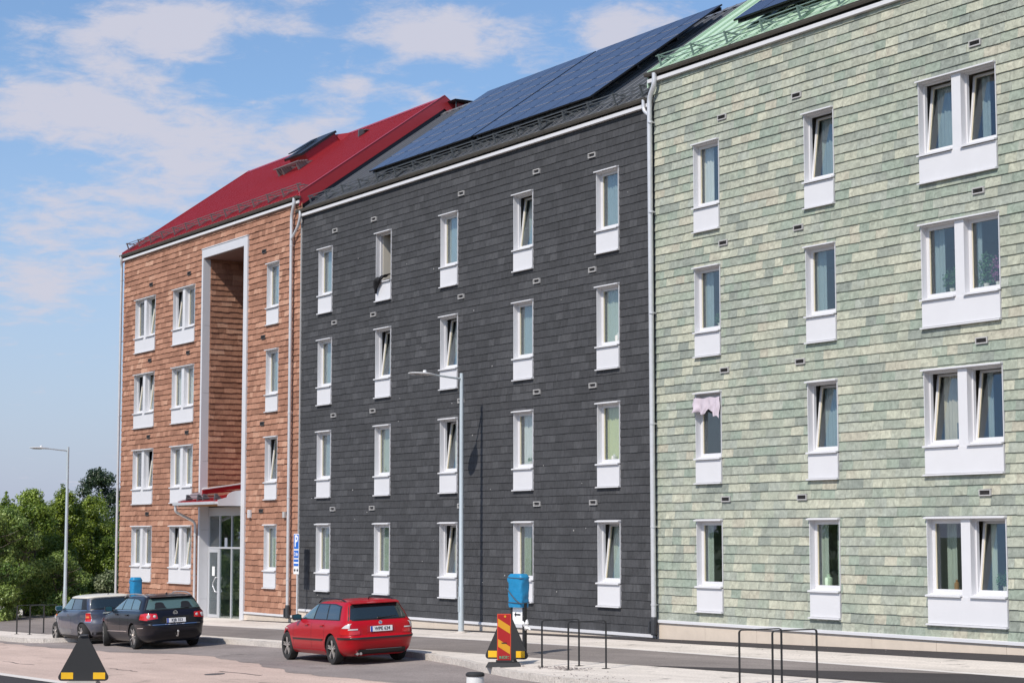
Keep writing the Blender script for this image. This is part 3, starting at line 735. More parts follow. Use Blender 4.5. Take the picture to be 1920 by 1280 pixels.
# roof hatch: red kerb with a dark glazed lid
def RP(x, s, u, ze=10.90, k=.712):      # point on a roof slope: s metres in from the edge, u metres above it
    h = math.hypot(1, k); return Vector((x, RY0 + s - u * k / h, ze + s * k + u / h))
hx0, hx1 = -65.8, -64.45
hb = MB(); hb.hexa([RP(hx0, 3.55, 0), RP(hx1, 3.55, 0), RP(hx1, 4.75, 0), RP(hx0, 4.75, 0), RP(hx0, 3.55, .34), RP(hx1, 3.55, .34), RP(hx1, 4.75, .34), RP(hx0, 4.75, .34)])
hb.hexa([RP(hx0 - .1, 4.751, .0), RP(hx1 + .1, 4.751, .0), RP(hx1 + .1, 5.2, .0), RP(hx0 - .1, 5.2, .0), RP(hx0, 4.751, .30), RP(hx1, 4.751, .30), RP(hx1 + .1, 5.2, .06), RP(hx0 - .1, 5.2, .06)])
hat = hb.build('roof_hatch', M['roof_red'], red, org=RP(hx0, 3.55, 0))
hl = MB(); hl.hexa([RP(hx0 - .06, 3.42, .345), RP(hx1 + .06, 3.42, .345), RP(hx1 + .06, 4.80, .345), RP(hx0 - .06, 4.80, .345), RP(hx0 - .06, 3.42, .43), RP(hx1 + .06, 3.42, .43), RP(hx1 + .06, 4.80, .43), RP(hx0 - .06, 4.80, .43)])
hl.hexa([RP(hx0 + .05, 3.6, .50), RP(hx0 + .55, 3.6, .50), RP(hx0 + .55, 4.5, .46), RP(hx0 + .05, 4.5, .46), RP(hx0 + .05, 3.6, .535), RP(hx0 + .55, 3.6, .535), RP(hx0 + .55, 4.5, .495), RP(hx0 + .05, 4.5, .495)])
hl.build('hatch_lid', M['panel_frame'], hat, org=RP(hx0, 3.4, .35), smooth=20)
hs_ = MB()   # step platform below the hatch
for s in (2.92, 3.00, 3.08, 3.16): hs_.bar(RP(-65.75, s, .33 - (s - 2.92) * .58), RP(-63.6, s, .33 - (s - 2.92) * .58), .05, .03)
for x in (-65.55, -65.15, -63.9):
    hs_.prism([RP(x, 2.86, .04), RP(x, 3.42, .04), RP(x, 3.18, .17), RP(x, 2.90, .31)], (.05, 0, 0))
hs_.build('roof_step', M['snow_red'], red, org=RP(-68, 2.9, 0))
lb = MB(); lb.prism([RP(-61.95, 4.25, .05), RP(-61.95, 4.65, .05), RP(-61.95, 4.45, .24), RP(-61.95, 4.37, .24)], (.05, 0, 0)); lb.box(-62.05, -61.75, 4.36, 4.52, 14.21, 14.24); lb.build('roof_anchor', M['snow'], red, org=(-61.95, 4.4, 14.1))
fl = MB(); fl.box(-57.62, -57.40, 5.62, 6.35, 13.6, 14.50); fl.build('flue_box', M['roof_red'], red, org=(-57.5, 5.9, 13.9))
fl = MB(); fl.hexa([(-57.75, 5.45, 14.51), (-57.20, 5.45, 14.51), (-57.20, 6.65, 14.51), (-57.75, 6.65, 14.51), (-57.8, 5.35, 14.56), (-57.1, 5.35, 14.56), (-57.1, 6.8, 14.56), (-57.8, 6.8, 14.56)]); fl.tube([(-57.3, 5.5, 13.6), (-57.3, 5.5, 14.55)], .03, 8); fl.tube([(-57.3, 5.85, 13.6), (-57.3, 5.85, 14.55)], .03, 8)
fl.build('flue_cap', M['iron'], red, org=(-57.5, 5.9, 14.5))
# entrance recess
fr = MB()
fr.box(EX0, EX0 + .13, -.080, -.0, -3.4, EZ1 - .02); fr.box(EX1 - .30, EX1, -.080, 0.0, -3.4, EZ1 - .02); fr.box(EX0 + .1301, EX1 - .3001, -.079, .0, EZ1 - .33, EZ1 - .02)
fr.box(EX0 - .01, EX1 + .01, -.10, .0, EZ1 - .0195, EZ1 + .01)
fr.build('entrance_casing', M['alu_white'], red, org=(EX0, 0, EZ1))
for zz0 in [EZ1 - .33 - 2.4 * i for i in range(0, 6)]:
    jd = .262 if zz0 < 3 else .20; jl = MB(); jl.box(EX0 + .02, EX0 + .1299 + .001,  .001, jd, max(zz0 - 2.394, -3.3), zz0); jl.build('reveal_panel', M['alu_white'], red, org=(EX0, 0, zz0)); jl = MB(); jl.box(EX1 - .31, EX1 - .02, .001, .30, max(zz0 - 2.394, -3.3), zz0)
    jl.build('reveal_panel', M['alu_white'], red, org=(EX0, 0, zz0))
XL = EX0 + .132
rw = MB(); rw.box(XL - .1, XL - .0005, .205, 3.6, 1.0, EZ1 - .1); rw.box(EX1 - .3, EX1 - .2, .31, 3.6, 1.0, EZ1 - .1); rw.box(XL, EX1 - .3, 3.0, 3.1, 1.0, EZ1 - .1)
rw.build('recess_wall', M['backing'], red, org=(EX0, 1, 1))
cl = MB(); cl.box(XL, EX1 - .3005, .001, 2.999, EZ1 - .36, EZ1 - .331); cl.build('recess_ceiling', mat('ceiling_board', (.20, .13, .11), .9), red, org=(EX0, 1, EZ1))
# shingles on the left cheek of the recess (faces +X): local x runs along +Y
clad(red, 'recess_shingle', M['red'], .205, 3.0, 1.2, EZ1 - .36, .192, .24, .40, .036, .006, [], 5, ragged=True, xform=lambda p: (XL - p[1], p[0], p[2]), solo=160)
clad(red, 'rear_shingle', M['red'], XL, EX1 - .3, 1.2, EZ1 - .36, .192, .24, .40, .036, .006, [], 6, ragged=True, xform=lambda p: (p[0], p[1] + 3.0, p[2]), solo=0)
# canopy
CY, CZ0 = -.90, .98
cp = MB()
cx0, cx1 = EX0 - .02, EX1 - .31
kz = .145
cp.prism([(cx0 + .15, CY + .02, CZ0 + .10), (cx0 + .15, 2.9, CZ0 + .10 + (2.9 - CY) * kz), (cx0 + .15, 2.9, CZ0 + .17 + (2.9 - CY) * kz), (cx0 + .15, CY + .02, CZ0 + .17)], (cx1 - cx0 - .16, 0, 0))
can = cp.build('canopy', M['roof_red'], red, org=(cx0, CY, CZ0))
for i in range(9):
    x = cx0 + .35 + i * (cx1 - cx0 - .4) / 8.6; sm_ = MB(); sm_.hexa([(x, CY + .02, CZ0 + .171), (x + .02, CY + .02, CZ0 + .171), (x + .02, 2.9, CZ0 + .171 + (2.88 - CY) * kz), (x, 2.9, CZ0 + .171 + (2.88 - CY) * kz), (x, CY + .02, CZ0 + .20), (x + .02, CY + .02, CZ0 + .20), (x + .02, 2.9, CZ0 + .20 + (2.88 - CY) * kz), (x, 2.9, CZ0 + .20 + (2.88 - CY) * kz)])
    sm_.build('canopy_seam', M['roof_red'], can, org=(x, CY, CZ0))
ck = MB(); arc = [(CY, CZ0), (-.0805, CZ0), (-.0805, CZ0 + .52)] + [(-.0805 - .5 * math.sin(t * math.pi / 2) - (0), CZ0 + .52 - .235 * (1 - math.cos(t * math.pi / 2)) ) for t in (.2, .4, .6, .8, 1)] + [(CY, CZ0 + .20)]
ck.prism([(cx1 - .012, a, c) for a, c in arc], (.02, 0, 0)); ck.build('canopy_cheek', M['alu_white'], can, org=(cx1, CY, CZ0))
ck = MB(); ck.prism([(cx0 + .13, a, c) for a, c in arc], (.018, 0, 0)); ck.build('canopy_cheek', M['alu_white'], can, org=(cx0, CY, CZ0))
up = MB(); up.hexa([(XL + .001, .0, CZ0 + .40), (XL + .02, .0, CZ0 + .40), (XL + .02, 2.9, CZ0 + .86), (XL + .001, 2.9, CZ0 + .86), (XL + .001, .0, CZ0 + .62), (XL + .055, .0, CZ0 + .60), (XL + .055, 2.9, CZ0 + 1.02), (XL + .001, 2.9, CZ0 + 1.04)])
up.build('canopy_upstand', M['roof_red'], can, org=(XL, 0, CZ0))
up = MB(); up.hexa([(XL + .001, -.0, CZ0 + .625), (XL + .075, -.0, CZ0 + .605), (XL + .075, 2.9, CZ0 + 1.03), (XL + .001, 2.9, CZ0 + 1.05), (XL + .001, -.0, CZ0 + .66), (XL + .075, .0, CZ0 + .64), (XL + .075, 2.9, CZ0 + 1.06), (XL + .001, 2.9, CZ0 + 1.08)])
up.build('wall_flashing', M['alu_white'], can, org=(XL, 0, CZ0))
sf = MB(); sf.box(cx0 + .16, cx1 - .02, CY + .03, .60, CZ0 + .03, CZ0 + .095); sf.build('soffit', M['wood'], can, org=(cx0, CY, CZ0))
cg = MB(); cg.box(cx0 - .0, cx1 - .02, CY - .13, CY + .018, CZ0 + .055, CZ0 + .075); cg.box(cx0, cx1 - .02, CY - .135, CY - .12, CZ0 + .076, CZ0 + .15); cg.box(cx0, cx1 - .02, CY + .002, CY + .018, CZ0 + .076, CZ0 + .15); cg.box(cx0, cx0 + .01, CY - .119, CY + .001, CZ0 + .076, CZ0 + .15)
cg.build('canopy_gutter', M['galv'], can, org=(cx0, CY, CZ0))
sg = MB()
for u in (.10, .20): sg.tube([(cx0 + .6, CY + .12, CZ0 + .19 + u), (cx0 + 3.3, CY + .12, CZ0 + .19 + u)], .012, 6)
for x in (.7, 1.7, 2.2, 3.2): sg.prism([(cx0 + x, CY + .06, CZ0 + .185), (cx0 + x, CY + .36, CZ0 + .225), (cx0 + x, CY + .16, CZ0 + .42), (cx0 + x, CY + .09, CZ0 + .42)], (.04, 0, 0))
sg.build('canopy_snow_guard', M['snow'], can, org=(cx0, CY, CZ0))
downpipe(red, [(cx0 + .06, CY - .05, CZ0 + .07), (cx0 + .06, CY - .05, CZ0 - .16), (EX0 - .13, -.13, CZ0 - .52), (EX0 - .13, -.13, -2.75)], .048, brackets=(0, -1.4, -2.4))
# glazed entrance screen
DY = .26
sc_ = MB(); X_ = [EX0 + .14, -64.62, -63.58, -62.62, EX1 - .315]
dz0, dz1, dzt = -2.90, .67, -.46
for a in (X_[0], X_[1] - .03, X_[2] - .03, X_[4] - .07): sc_.box(a, a + .065, DY, DY + .07, dz0 + .06, dz1)
sc_.box(X_[0], X_[4], DY - .002, DY + .072, dz1, dz1 + .08); sc_.box(X_[0], X_[4], DY - .002, DY + .072, dzt, dzt + .065); sc_.box(X_[0], X_[4], DY - .001, DY + .071, dz0, dz0 + .06); sc_.box(X_[0], X_[4], DY - .004, DY + .3, dz1 + .081, dz1 + .30)
ent = sc_.build('entrance_screen', M['alu'], red, org=(X_[0], DY, dz0))
for a, c, e, f in ((X_[0] + .065, X_[1] - .03, dzt + .066, dz1), (X_[1] + .035, X_[2] - .03, dzt + .066, dz1), (X_[2] + .035, X_[4] - .07, dzt + .066, dz1), (X_[1] + .035, X_[2] - .03, dz0 + .06, dzt), (X_[2] + .035, X_[4] - .07, dz0 + .06, dzt)):
    p = MB(); p.box(a, c, DY + .03, DY + .04, e, f); p.build('pane', M['door_glass'], ent, org=(a, DY, e))
dr = MB(); a, c = X_[0] + .066, X_[1] - .031
for x0, x1, z0, z1 in ((a, a + .085, dz0 + .07, dzt - .005), (c - .085, c, dz0 + .07, dzt - .005), (a + .085, c - .085, dz0 + .07, dz0 + .17), (a + .085, c - .085, dzt - .13, dzt - .005)): dr.box(x0, x1, DY - .012, DY + .05, z0, z1)
door = dr.build('door', M['alu'], red, org=(a, DY, dz0))
p = MB(); p.box(a + .085, c - .085, DY + .015, DY + .025, dz0 + .17, dzt - .13); p.build('pane', M['door_glass'], door, org=(a, DY, dz0))
hd = MB(); hd.tube(smooth_path([(c - .06, DY - .012, -1.95), (c - .06, DY - .09, -1.95), (c - .28, DY - .09, -1.75), (c - .28, DY - .09, -1.65), (c - .06, DY - .09, -1.45), (c - .06, DY - .012, -1.45)], rad=.12), .018, 8); hd.build('door_handle', M['galv'], door, org=(c, DY, -1.7), smooth=40)
for z in (-.75, -1.05, -2.65): h = MB(); h.box(a - .02, a + .03, DY - .03, DY - .0125, z, z + .14); h.build('hinge', M['alu'], door, org=(a, DY, z))
paper = mat('paper', (.80, .80, .78), .8)
p = MB(); p.box(a + .30, a + .52, DY + .005, DY + .012, -1.40, -1.08); p.build('door_notice', paper, door, org=(a + .3, DY, -1.4))
p = MB(); p.box(X_[1] + .42, X_[1] + .64, DY + .018, DY + .028, -.42, -.08); nb = p.build('number_plate', paper, ent, org=(X_[1] + .42, DY, -.42))
th = MB(); th.box(EX0 + .14, EX1 - .02, -.55, 1.6, -3.0, dz0 - .002); th.build('door_step', G_conc, red, org=(EX0, 0, dz0))
lo = MB(); lo.box(XL, EX1 - .3, 2.9, 3.0, -3, .9); lo.build('lobby_wall', M['wall_in'], red, org=(XL, 2.9, -3))
ic = MB(); ic.box(-61.42, -61.24, -.11, -.036, .58, .84); ico = ic.build('intercom', M['white'], red, org=(-61.3, 0, .6))
for i in range(4): g = MB(); g.box(-61.40 + .03, -61.26 - .01, -.116, -.1101, .61 + i * .055, .635 + i * .055); g.build('intercom_slot', M['vent_grey'], ico, org=(-61.3, 0, .6))
ic = MB(); ic.box(-58.68, -58.52, -.10, -.036, .56, .75); ic.build('junction_box', M['vent_grey'], red, org=(-58.6, 0, .6))
downpipe(red, [(XRL - .02, -.155, 10.86), (XRL - .02, -.155, 10.66), (XRL - .12, -.09, 10.45), (XRL - .12, -.09, -3.0)], .05, brackets=(9.9, 7.5, 4.6, 2.0, -.6))
downpipe(red, [(-57.92, -.155, 10.82), (-57.92, -.155, 10.60), (-58.12, -.14, 10.30), (-58.12, -.14, -2.60)], .056, brackets=(9.3, 6.6, 3.9, 1.2, -1.4), shoe=True)

# ---- dark building
shell(blk, XRB, XBG - .001, -4.2, 10.36, 14.14, opens['black'], M['backing'], -2.3, M['navy'])
clad(blk, 'slate', M['black'], -57.56, -38.16, -2.30, 10.17, .1935, .29, .36, .024, .0025, holes['black'], 21)
plinth(blk, -57.56, -38.16, -2.335, M['concrete'], 2.2); flashing(blk, -57.50, -38.2, -2.32)
roof(blk, XRB + .02, XBG - .13, 10.38, 14.13, M['roof_black'], .42, .03, .075)
fascia(blk, -57.55, -38.2, 10.25); gutter(blk, -57.75, -38.22, 10.375); snow_guard(blk, -57.2, -38.45, 10.38, .706, M['snow'], 1.15)
ct = MB(); ct.box(-57.60, -57.555, -.055, -.001, -2.5, 10.2); ct.build('corner_trim', M['vent_grey'], blk, org=(-57.6, 0, -2))
downpipe(blk, [(-57.45, -.155, 10.34), (-57.45, -.155, 10.12), (-57.62, -.15, 9.85), (-58.10, -.15, 9.50)], .045)
downpipe(blk, [(-38.34, -.155, 10.34), (-38.34, -.155, 10.08), (-38.10, -.15, 9.92)], .045)

# ---- green building
shell(grn, XBG, XGR, -4.2, 10.92, 14.72, opens['green'], M['backing'], -2.0, M['roof_green'])
clad(grn, 'slate', M['green'], XBG + .02, XGR, -1.95, 10.73, .1935, .27, .47, .033, .004, holes['green'], 31)
plinth(grn, XBG + .02, XGR, -1.985, M['concrete'], 1.85); flashing(grn, XBG + .0, XGR, -1.965)
roof(grn, XBG - .12, XGR + .1, 10.95, 14.73, M['roof_green'], .55, .03, .06)
fascia(grn, XBG - .12, XGR, 10.81); gutter(grn, XBG - .16, XGR, 10.94); snow_guard(grn, XBG + .1, XGR - .1, 10.95, .712, M['snow_green'], 1.3)
v = MB()
for ya in (RY0 - .02, DEPTH_B + .06): v.prism([(XBG - .17, ya, 10.62), (XBG - .17, ya, 11.02), (XBG - .17, RYR, 14.80), (XBG - .17, RYR, 14.40)], (.045, 0, 0))
v.build('verge_board', M['roof_green'], grn, org=(XBG, RY0, 10.9))
downpipe(grn, [(-37.88, -.155, 10.90), (-37.88, -.155, 10.62), (-38.10, -.15, 10.36), (-38.06, -.15, -2.28)], .062, brackets=(9.75, 7.6, 5.2, 2.6, .2, -1.6), shoe=True)

# ---- solar arrays
def solar(label, X0, cols, pw, rows, s0, ph, ze, k, group='solar arrays on the roofs'):
    t = thing('solar_array', label, 'solar array', RP(X0, s0, .16, ze, k), group=group)
    h = math.hypot(1, k)
    def P(x, s, u): u += .14; q = Vector((x, RY0 + s0 + s / h - u * k / h, ze + s0 * k + s * k / h + u / h)); return q
    mb = MB(); g = .009
    mb.mi = 0; mb.hexa([P(X0 + g, g, .16), P(X0 + pw - g, g, .16), P(X0 + pw - g, ph - g, .16), P(X0 + g, ph - g, .16), P(X0 + g, g, .20), P(X0 + pw - g, g, .20), P(X0 + pw - g, ph - g, .20), P(X0 + g, ph - g, .20)])
    me = mb.mesh('solar_panel', M['panel_frame'], org=P(X0, 0, .16))
    mc = MB(); mc.hexa([P(X0 + .02, .02, .2005), P(X0 + pw - .02, .02, .2005), P(X0 + pw - .02, ph - .02, .2005), P(X0 + .02, ph - .02, .2005), P(X0 + .02, .02, .203), P(X0 + pw - .02, .02, .203), P(X0 + pw - .02, ph - .02, .203), P(X0 + .02, ph - .02, .203)])
    mce = mc.mesh('cells', M['solar'], org=P(X0, 0, .16))
    ms = MB(); ms.hexa([P(X0 + .2, ph - .006, .198), P(X0 + pw - .05, ph - .006, .198), P(X0 + pw - .05, ph + .006, .198), P(X0 + .2, ph + .006, .198), P(X0 + .2, ph - .006, .208), P(X0 + pw - .05, ph - .006, .208), P(X0 + pw - .05, ph + .006, .208), P(X0 + .2, ph + .006, .208)])
    mse = ms.mesh('edge_clip', M['rail_white'], org=P(X0, 0, .16))
    for i in range(cols):
        for j in range(rows):
            o = P(X0 + i * pw, j * ph, .16)
            pn = link('solar_panel', me, t, o); link('cells', mce, pn, o)
            if j < rows - 1: link('edge_clip', mse, pn, o)
    r = MB()
    for s in (ph * .12, ph * rows - ph * .1, ph * rows * .35, ph * rows * .65):
        r.bar(P(X0 + .05, s, .10), P(X0 + cols * pw - .05, s, .10), .05, .09)
    for i in range(int(cols * pw / 1.1)):
        x = X0 + .3 + i * 1.1
        r.bar(P(x, .05, .085), P(x, ph * rows - .05, .085), .03, .05)
    r.build('rail', M['panel_frame'], t, org=P(X0, 0, .1))
solar('solar array over the left half of the dark roof, next to the red roof', -53.55, 6, 1.03, 6, .55, .865, 10.38, .706)
solar('solar array over the right half of the dark roof, next to the green building', -47.25, 6, 0.985, 6, .55, .865, 10.38, .706)
solar('solar array on the pale green roof at the top right', -35.75, 14, 1.03, 5, .80, .865, 10.95, .712)

# ------------------------------------------------------------------ cars
def paint(name, col, metal=0.0, rough=.35, dust=0.0, coat=.55):
    m = mat(name, col, rough, metal=metal, spec=.22, coat=coat)
    if dust:
        n = m.node_tree.nodes; l = m.node_tree.links; b = n['Principled BSDF']
        g = n.new('ShaderNodeTexCoord'); sp = n.new('ShaderNodeSeparateXYZ'); l.new(g.outputs['Object'], sp.inputs[0])
        t = n.new('ShaderNodeTexNoise'); t.inputs['Scale'].default_value = 5; t.inputs['Detail'].default_value = 5; l.new(g.outputs['Object'], t.inputs['Vector'])
        r = n.new('ShaderNodeMapRange'); r.inputs['From Min'].default_value = .95; r.inputs['From Max'].default_value = .2; r.inputs['To Max'].default_value = dust; l.new(sp.outputs['Z'], r.inputs['Value'])
        q = n.new('ShaderNodeMath'); q.operation = 'MULTIPLY'; q.use_clamp = True; l.new(r.outputs[0], q.inputs[0]); l.new(t.outputs['Fac'], q.inputs[1])
        mx = n.new('ShaderNodeMix'); mx.data_type = 'RGBA'; l.new(q.outputs[0], mx.inputs['Factor']); mx.inputs['A'].default_value = (*col, 1); mx.inputs['B'].default_value = (.30, .25, .20, 1)
        l.new(mx.outputs['Result'], b.inputs['Base Color'])
        r2 = n.new('ShaderNodeMapRange'); r2.inputs['To Min'].default_value = 1.0; r2.inputs['To Max'].default_value = .1; l.new(q.outputs[0], r2.inputs['Value']); l.new(r2.outputs[0], b.inputs['Coat Weight'])
    return m
C_black = mat('black_trim', (.012, .012, .013), .45)
C_glass = mat('tinted_car_glass', (.012, .020, .022), .04, spec=.8, coat=1.0)
C_glassl = mat('light_car_glass', (.07, .12, .115), .04, spec=.8, coat=1.0)
C_tyre = mat('tyre_rubber', (.022, .021, .020), .85)
C_rim = mat('alloy_rim', (.60, .57, .54), .35, metal=.75)
C_dark = mat('wheel_well', (.006, .006, .006), .9)
C_lens = mat('red_lens', (.50, .008, .012), .12, coat=1.0)
C_lens_o = mat('orange_lens', (.75, .22, .05), .15, coat=1.0)
C_clear = mat('clear_lens', (.55, .52, .51), .15, coat=1.0)
C_chrome = mat('chrome', (.75, .76, .78), .12, metal=1.0)
C_plate = mat('plate_white', (.80, .80, .80), .5)
C_blue = mat('plate_blue', (.01, .06, .42), .5)
C_ink = mat('plate_ink', (.015, .015, .02), .6)
C_teal = mat('mirror_glass', (.01, .06, .08), .12, coat=1.0)
C_seat = mat('car_seat', (.05, .05, .05), .9)

def catmull(rows, sub):
    out_ = []
    n = len(rows)
    for i in range(n - 1):
        p0, p1, p2, p3 = rows[max(i - 1, 0)], rows[i], rows[i + 1], rows[min(i + 2, n - 1)]
        for s in range(sub):
            t = s / sub
            row = []
            for k in range(len(p1)):
                a = .5 * (2 * p1[k] + (p2[k] - p0[k]) * t + (2 * p0[k] - 5 * p1[k] + 4 * p2[k] - p3[k]) * t * t + (3 * p1[k] - p0[k] - 3 * p2[k] + p3[k]) * t ** 3)
                lo, hi = min(p1[k], p2[k]), max(p1[k], p2[k]); row.append(min(max(a, lo - .02 * (hi - lo)), hi + .02 * (hi - lo)))
            out_.append(tuple(row))
    out_.append(rows[-1]); return out_

class Car:
    """body as a stack of plan outlines: rows (z, x front, x rear, half width, squareness front, squareness rear)"""
    def __init__(s, rows, sub=4): s.rows = catmull(rows, sub)
    def at(s, z):
        r = s.rows
        if z <= r[0][0]: return r[0]
        for a, b in zip(r, r[1:]):
            if a[0] <= z <= b[0]:
                t = (z - a[0]) / max(1e-6, b[0] - a[0]); return tuple(u + (v - u) * t for u, v in zip(a, b))
        return r[-1]
    def side(s, x, z, sg=1):
        _, xf, xr, w, nf, nr = s.at(z); c = (xf + xr) / 2; a = (xf - xr) / 2; n = nf if x > c else nr
        t = min(.9999, abs((x - c) / a)); return sg * w * (1 - t ** n) ** (1 / n)
    def rear(s, y, z):
        _, xf, xr, w, nf, n = s.at(z); c = (xf + xr) / 2; a = (xf - xr) / 2
        t = min(.9999, abs(y / w)); return c - a * (1 - t ** n) ** (1 / n)
    def front(s, y, z):
        _, xf, xr, w, n, nr = s.at(z); c = (xf + xr) / 2; a = (xf - xr) / 2
        t = min(.9999, abs(y / w)); return c + a * (1 - t ** n) ** (1 / n)
    def body(s, mats, wheels, wr, wdepth, parent, roof_z=None):
        mb = MB(); n = 128
        for z, xf, xr, w, nf, nr in s.rows:
            c = (xf + xr) / 2; a = (xf - xr) / 2
            for i in range(n):
                t = 2 * math.pi * i / n; ct, st = math.cos(t), math.sin(t); e = nf if ct > 0 else nr
                mb.v.append((c + a * math.copysign(abs(ct) ** (2 / e), ct), w * math.copysign(abs(st) ** (2 / e), st), z))
        k = len(s.rows)
        for j in range(k - 1):
            mb.mi = 0 if roof_z is None or s.rows[j][0] < roof_z else 1
            for i in range(n): mb.face((j * n + i, j * n + (i + 1) % n, (j + 1) * n + (i + 1) % n, (j + 1) * n + i))
        mb.mi = 0; mb.face(tuple(range(n - 1, -1, -1))); mb.mi = 0 if roof_z is None else 1; mb.face(tuple((k - 1) * n + i for i in range(n)))
        o = mb.build('body', mats, parent)
        cut = MB()
        for x in wheels:
            for sg in (1, -1):
                cut.lathe([(wr, sg * (wdepth if sg > 0 else 1.2)), (wr, sg * (1.2 if sg > 0 else wdepth))], 40, axis='y', cen=(x, 0, s.wz))
        co = cut.build('cutter', C_dark, parent)
        md = o.modifiers.new('b', 'BOOLEAN'); md.operation = 'DIFFERENCE'; md.object = co; md.solver = 'EXACT'; md.material_mode = 'TRANSFER'
        dg = bpy.context.evaluated_depsgraph_get(); me = bpy.data.meshes.new_from_object(o.evaluated_get(dg)); o.modifiers.clear()
        o.data = me; bpy.data.objects.remove(co)
        me.polygons.foreach_set('use_smooth', [True] * len(me.polygons)); me.set_sharp_from_angle(angle=R(32))
        return o
    def patch(s, name, m, parent, kind, A, B, off=.006, n=12, sg=1, rows=4, depth=.008):
        """skin patch with thickness. kind 'side': A,B = lower/upper polylines of (x,z); 'rear'/'front': (y,z)"""
        def lerp_poly(P, t):
            if len(P) == 1: return P[0]
            L_ = [0]
            for p, q in zip(P, P[1:]): L_.append(L_[-1] + math.hypot(q[0] - p[0], q[1] - p[1]))
            d = t * L_[-1]
            for i in range(len(P) - 1):
                if d <= L_[i + 1] + 1e-9:
                    f = (d - L_[i]) / max(1e-9, L_[i + 1] - L_[i]); return (P[i][0] + (P[i + 1][0] - P[i][0]) * f, P[i][1] + (P[i + 1][1] - P[i][1]) * f)
            return P[-1]
        def pt(u, z, o):
            if kind == 'side': return Vector((u, s.side(u, z, sg) + sg * o, z))
            if kind == 'rear': return Vector((s.rear(u, z) - o, u, z))
            return Vector((s.front(u, z) + o * .7, u, z + o * .7))
        mb = MB(); W_ = n + 1
        for o in (off, off - depth):
            for j in range(rows + 1):
                for i in range(n + 1):
                    a = lerp_poly(A, i / n); b = lerp_poly(B, i / n); f = j / rows
                    mb.v.append(tuple(pt(a[0] + (b[0] - a[0]) * f, a[1] + (b[1] - a[1]) * f, o)))
        K = W_ * (rows + 1)
        for j in range(rows):
            for i in range(n):
                q = (j * W_ + i, j * W_ + i + 1, (j + 1) * W_ + i + 1, (j + 1) * W_ + i); mb.face(q); mb.face(tuple(K + v for v in reversed(q)))
        ring = [i for i in range(W_)] + [j * W_ + n for j in range(1, rows + 1)] + [rows * W_ + i for i in range(n - 1, -1, -1)] + [j * W_ for j in range(rows - 1, 0, -1)]
        for a, b in zip(ring, ring[1:] + ring[:1]): mb.face((a, b, K + b, K + a))
        return mb.build(name, m, parent, smooth=35)

def wheel(parent, x, y, r, width, sg, spokes, steer=0.0, double=True, rimf=.75):
    mb = MB(); w = width / 2; R0 = r
    mb.lathe([(r * .66, -w * .9), (r * .80, -w), (r * .95, -w * .92), (r, -w * .6), (r, w * .6), (r * .95, w * .92), (r * .80, w), (r * .66, w * .9), (r * .64, w * .3), (r * .64, -w * .3)], 36, axis='y', ring=True)
    t = mb.mesh('wheel', C_tyre, smooth=35)
    o = link('wheel', t, parent, (x, y, r), (0, 0, steer))
    ORG[o] = Vector((0, 0, 0))
    f = MB(); yo = sg * w * .80
    f.lathe([(r * rimf, yo), (r * rimf, yo * .4), (r * (rimf - .05), yo * .4), (r * (rimf - .045), yo * .98)], 32, axis='y', ring=True)
    hub = r * .15
    f.lathe([(.001, yo * .95), (hub, yo * .9), (hub, yo * .4), (.001, yo * .4)], 16, axis='y')
    for k in range(spokes):
        a = 2 * math.pi * k / spokes + .3
        for da in ((-.14, .14) if double else (0,)):
            p = Vector((math.cos(a) * hub * .5, yo * .82, math.sin(a) * hub * .5)); q = Vector((math.cos(a + da) * r * (rimf - .02), yo * .88, math.sin(a + da) * r * (rimf - .02)))
            f.bar(p, q, r * (.13 if double else .17), r * .07)
    link('rim', f.mesh('rim', C_rim, smooth=30), o)
    d = MB(); d.lathe([(.001, yo * .30), (r * .60, yo * .30), (r * .60, yo * .15), (.001, yo * .15)], 24, axis='y'); link('brake_disc', d.mesh('brake_disc', C_black), o)
    return o
def plate(parent, car, z, txt, y0=0.0, out=.02, w=.52, h=.115):
    x = car.rear(0, z) - out
    mb = MB(); mb.box(x - .006, x + .012, y0 - w / 2, y0 + w / 2, z - h / 2, z + h / 2); p = mb.build('number_plate', C_plate, parent)
    b = MB(); b.box(x - .0085, x - .0061, y0 + w / 2 - .045, y0 + w / 2, z - h / 2, z + h / 2); b.build('country_band', C_blue, p)
    me = text_mesh(txt, .105, C_ink, 'lettering', .001, .92)
    link('lettering', me, p, (x - .0085, y0 - .02, z), (R(90), 0, R(-90)))
    return p
def roundel(parent, car, z, r, ink, sectors):
    x = car.rear(0, z) - .012
    mb = MB(); mb.lathe([(r, -.006), (r, .006)], 24, axis='y'); o = link('badge', mb.mesh('badge', C_chrome), parent, (x, 0, z), (0, 0, R(90)))
    ORG[o] = Vector((0, 0, 0))
    if sectors:
        for a0 in (0, 180):
            q = MB(); pts = [(0, .0075, 0)] + [(r * .68 * math.cos(R(a0 + t)), .0075, r * .68 * math.sin(R(a0 + t))) for t in range(0, 91, 15)]
            q.prism(pts, (0, .002, 0)); link('badge_sector', q.mesh('badge_sector', ink), o)
    else:
        q = MB(); q.lathe([(r * .84, .0062), (r * .84, .0075)], 24, axis='y'); d = link('badge_field', q.mesh('badge_field', ink), o)
        q = MB()
        for P in ([(-.5, .72), (0, .05), (.5, .72)], [(-.72, .40), (-.32, -.68), (0, .02), (.32, -.68), (.72, .40)]):
            for a, c in zip(P, P[1:]): q.bar((a[0] * r, .009, a[1] * r), (c[0] * r, .009, c[1] * r), r * .14, .003)
        link('badge_strokes', q.mesh('badge_strokes', C_chrome), o)
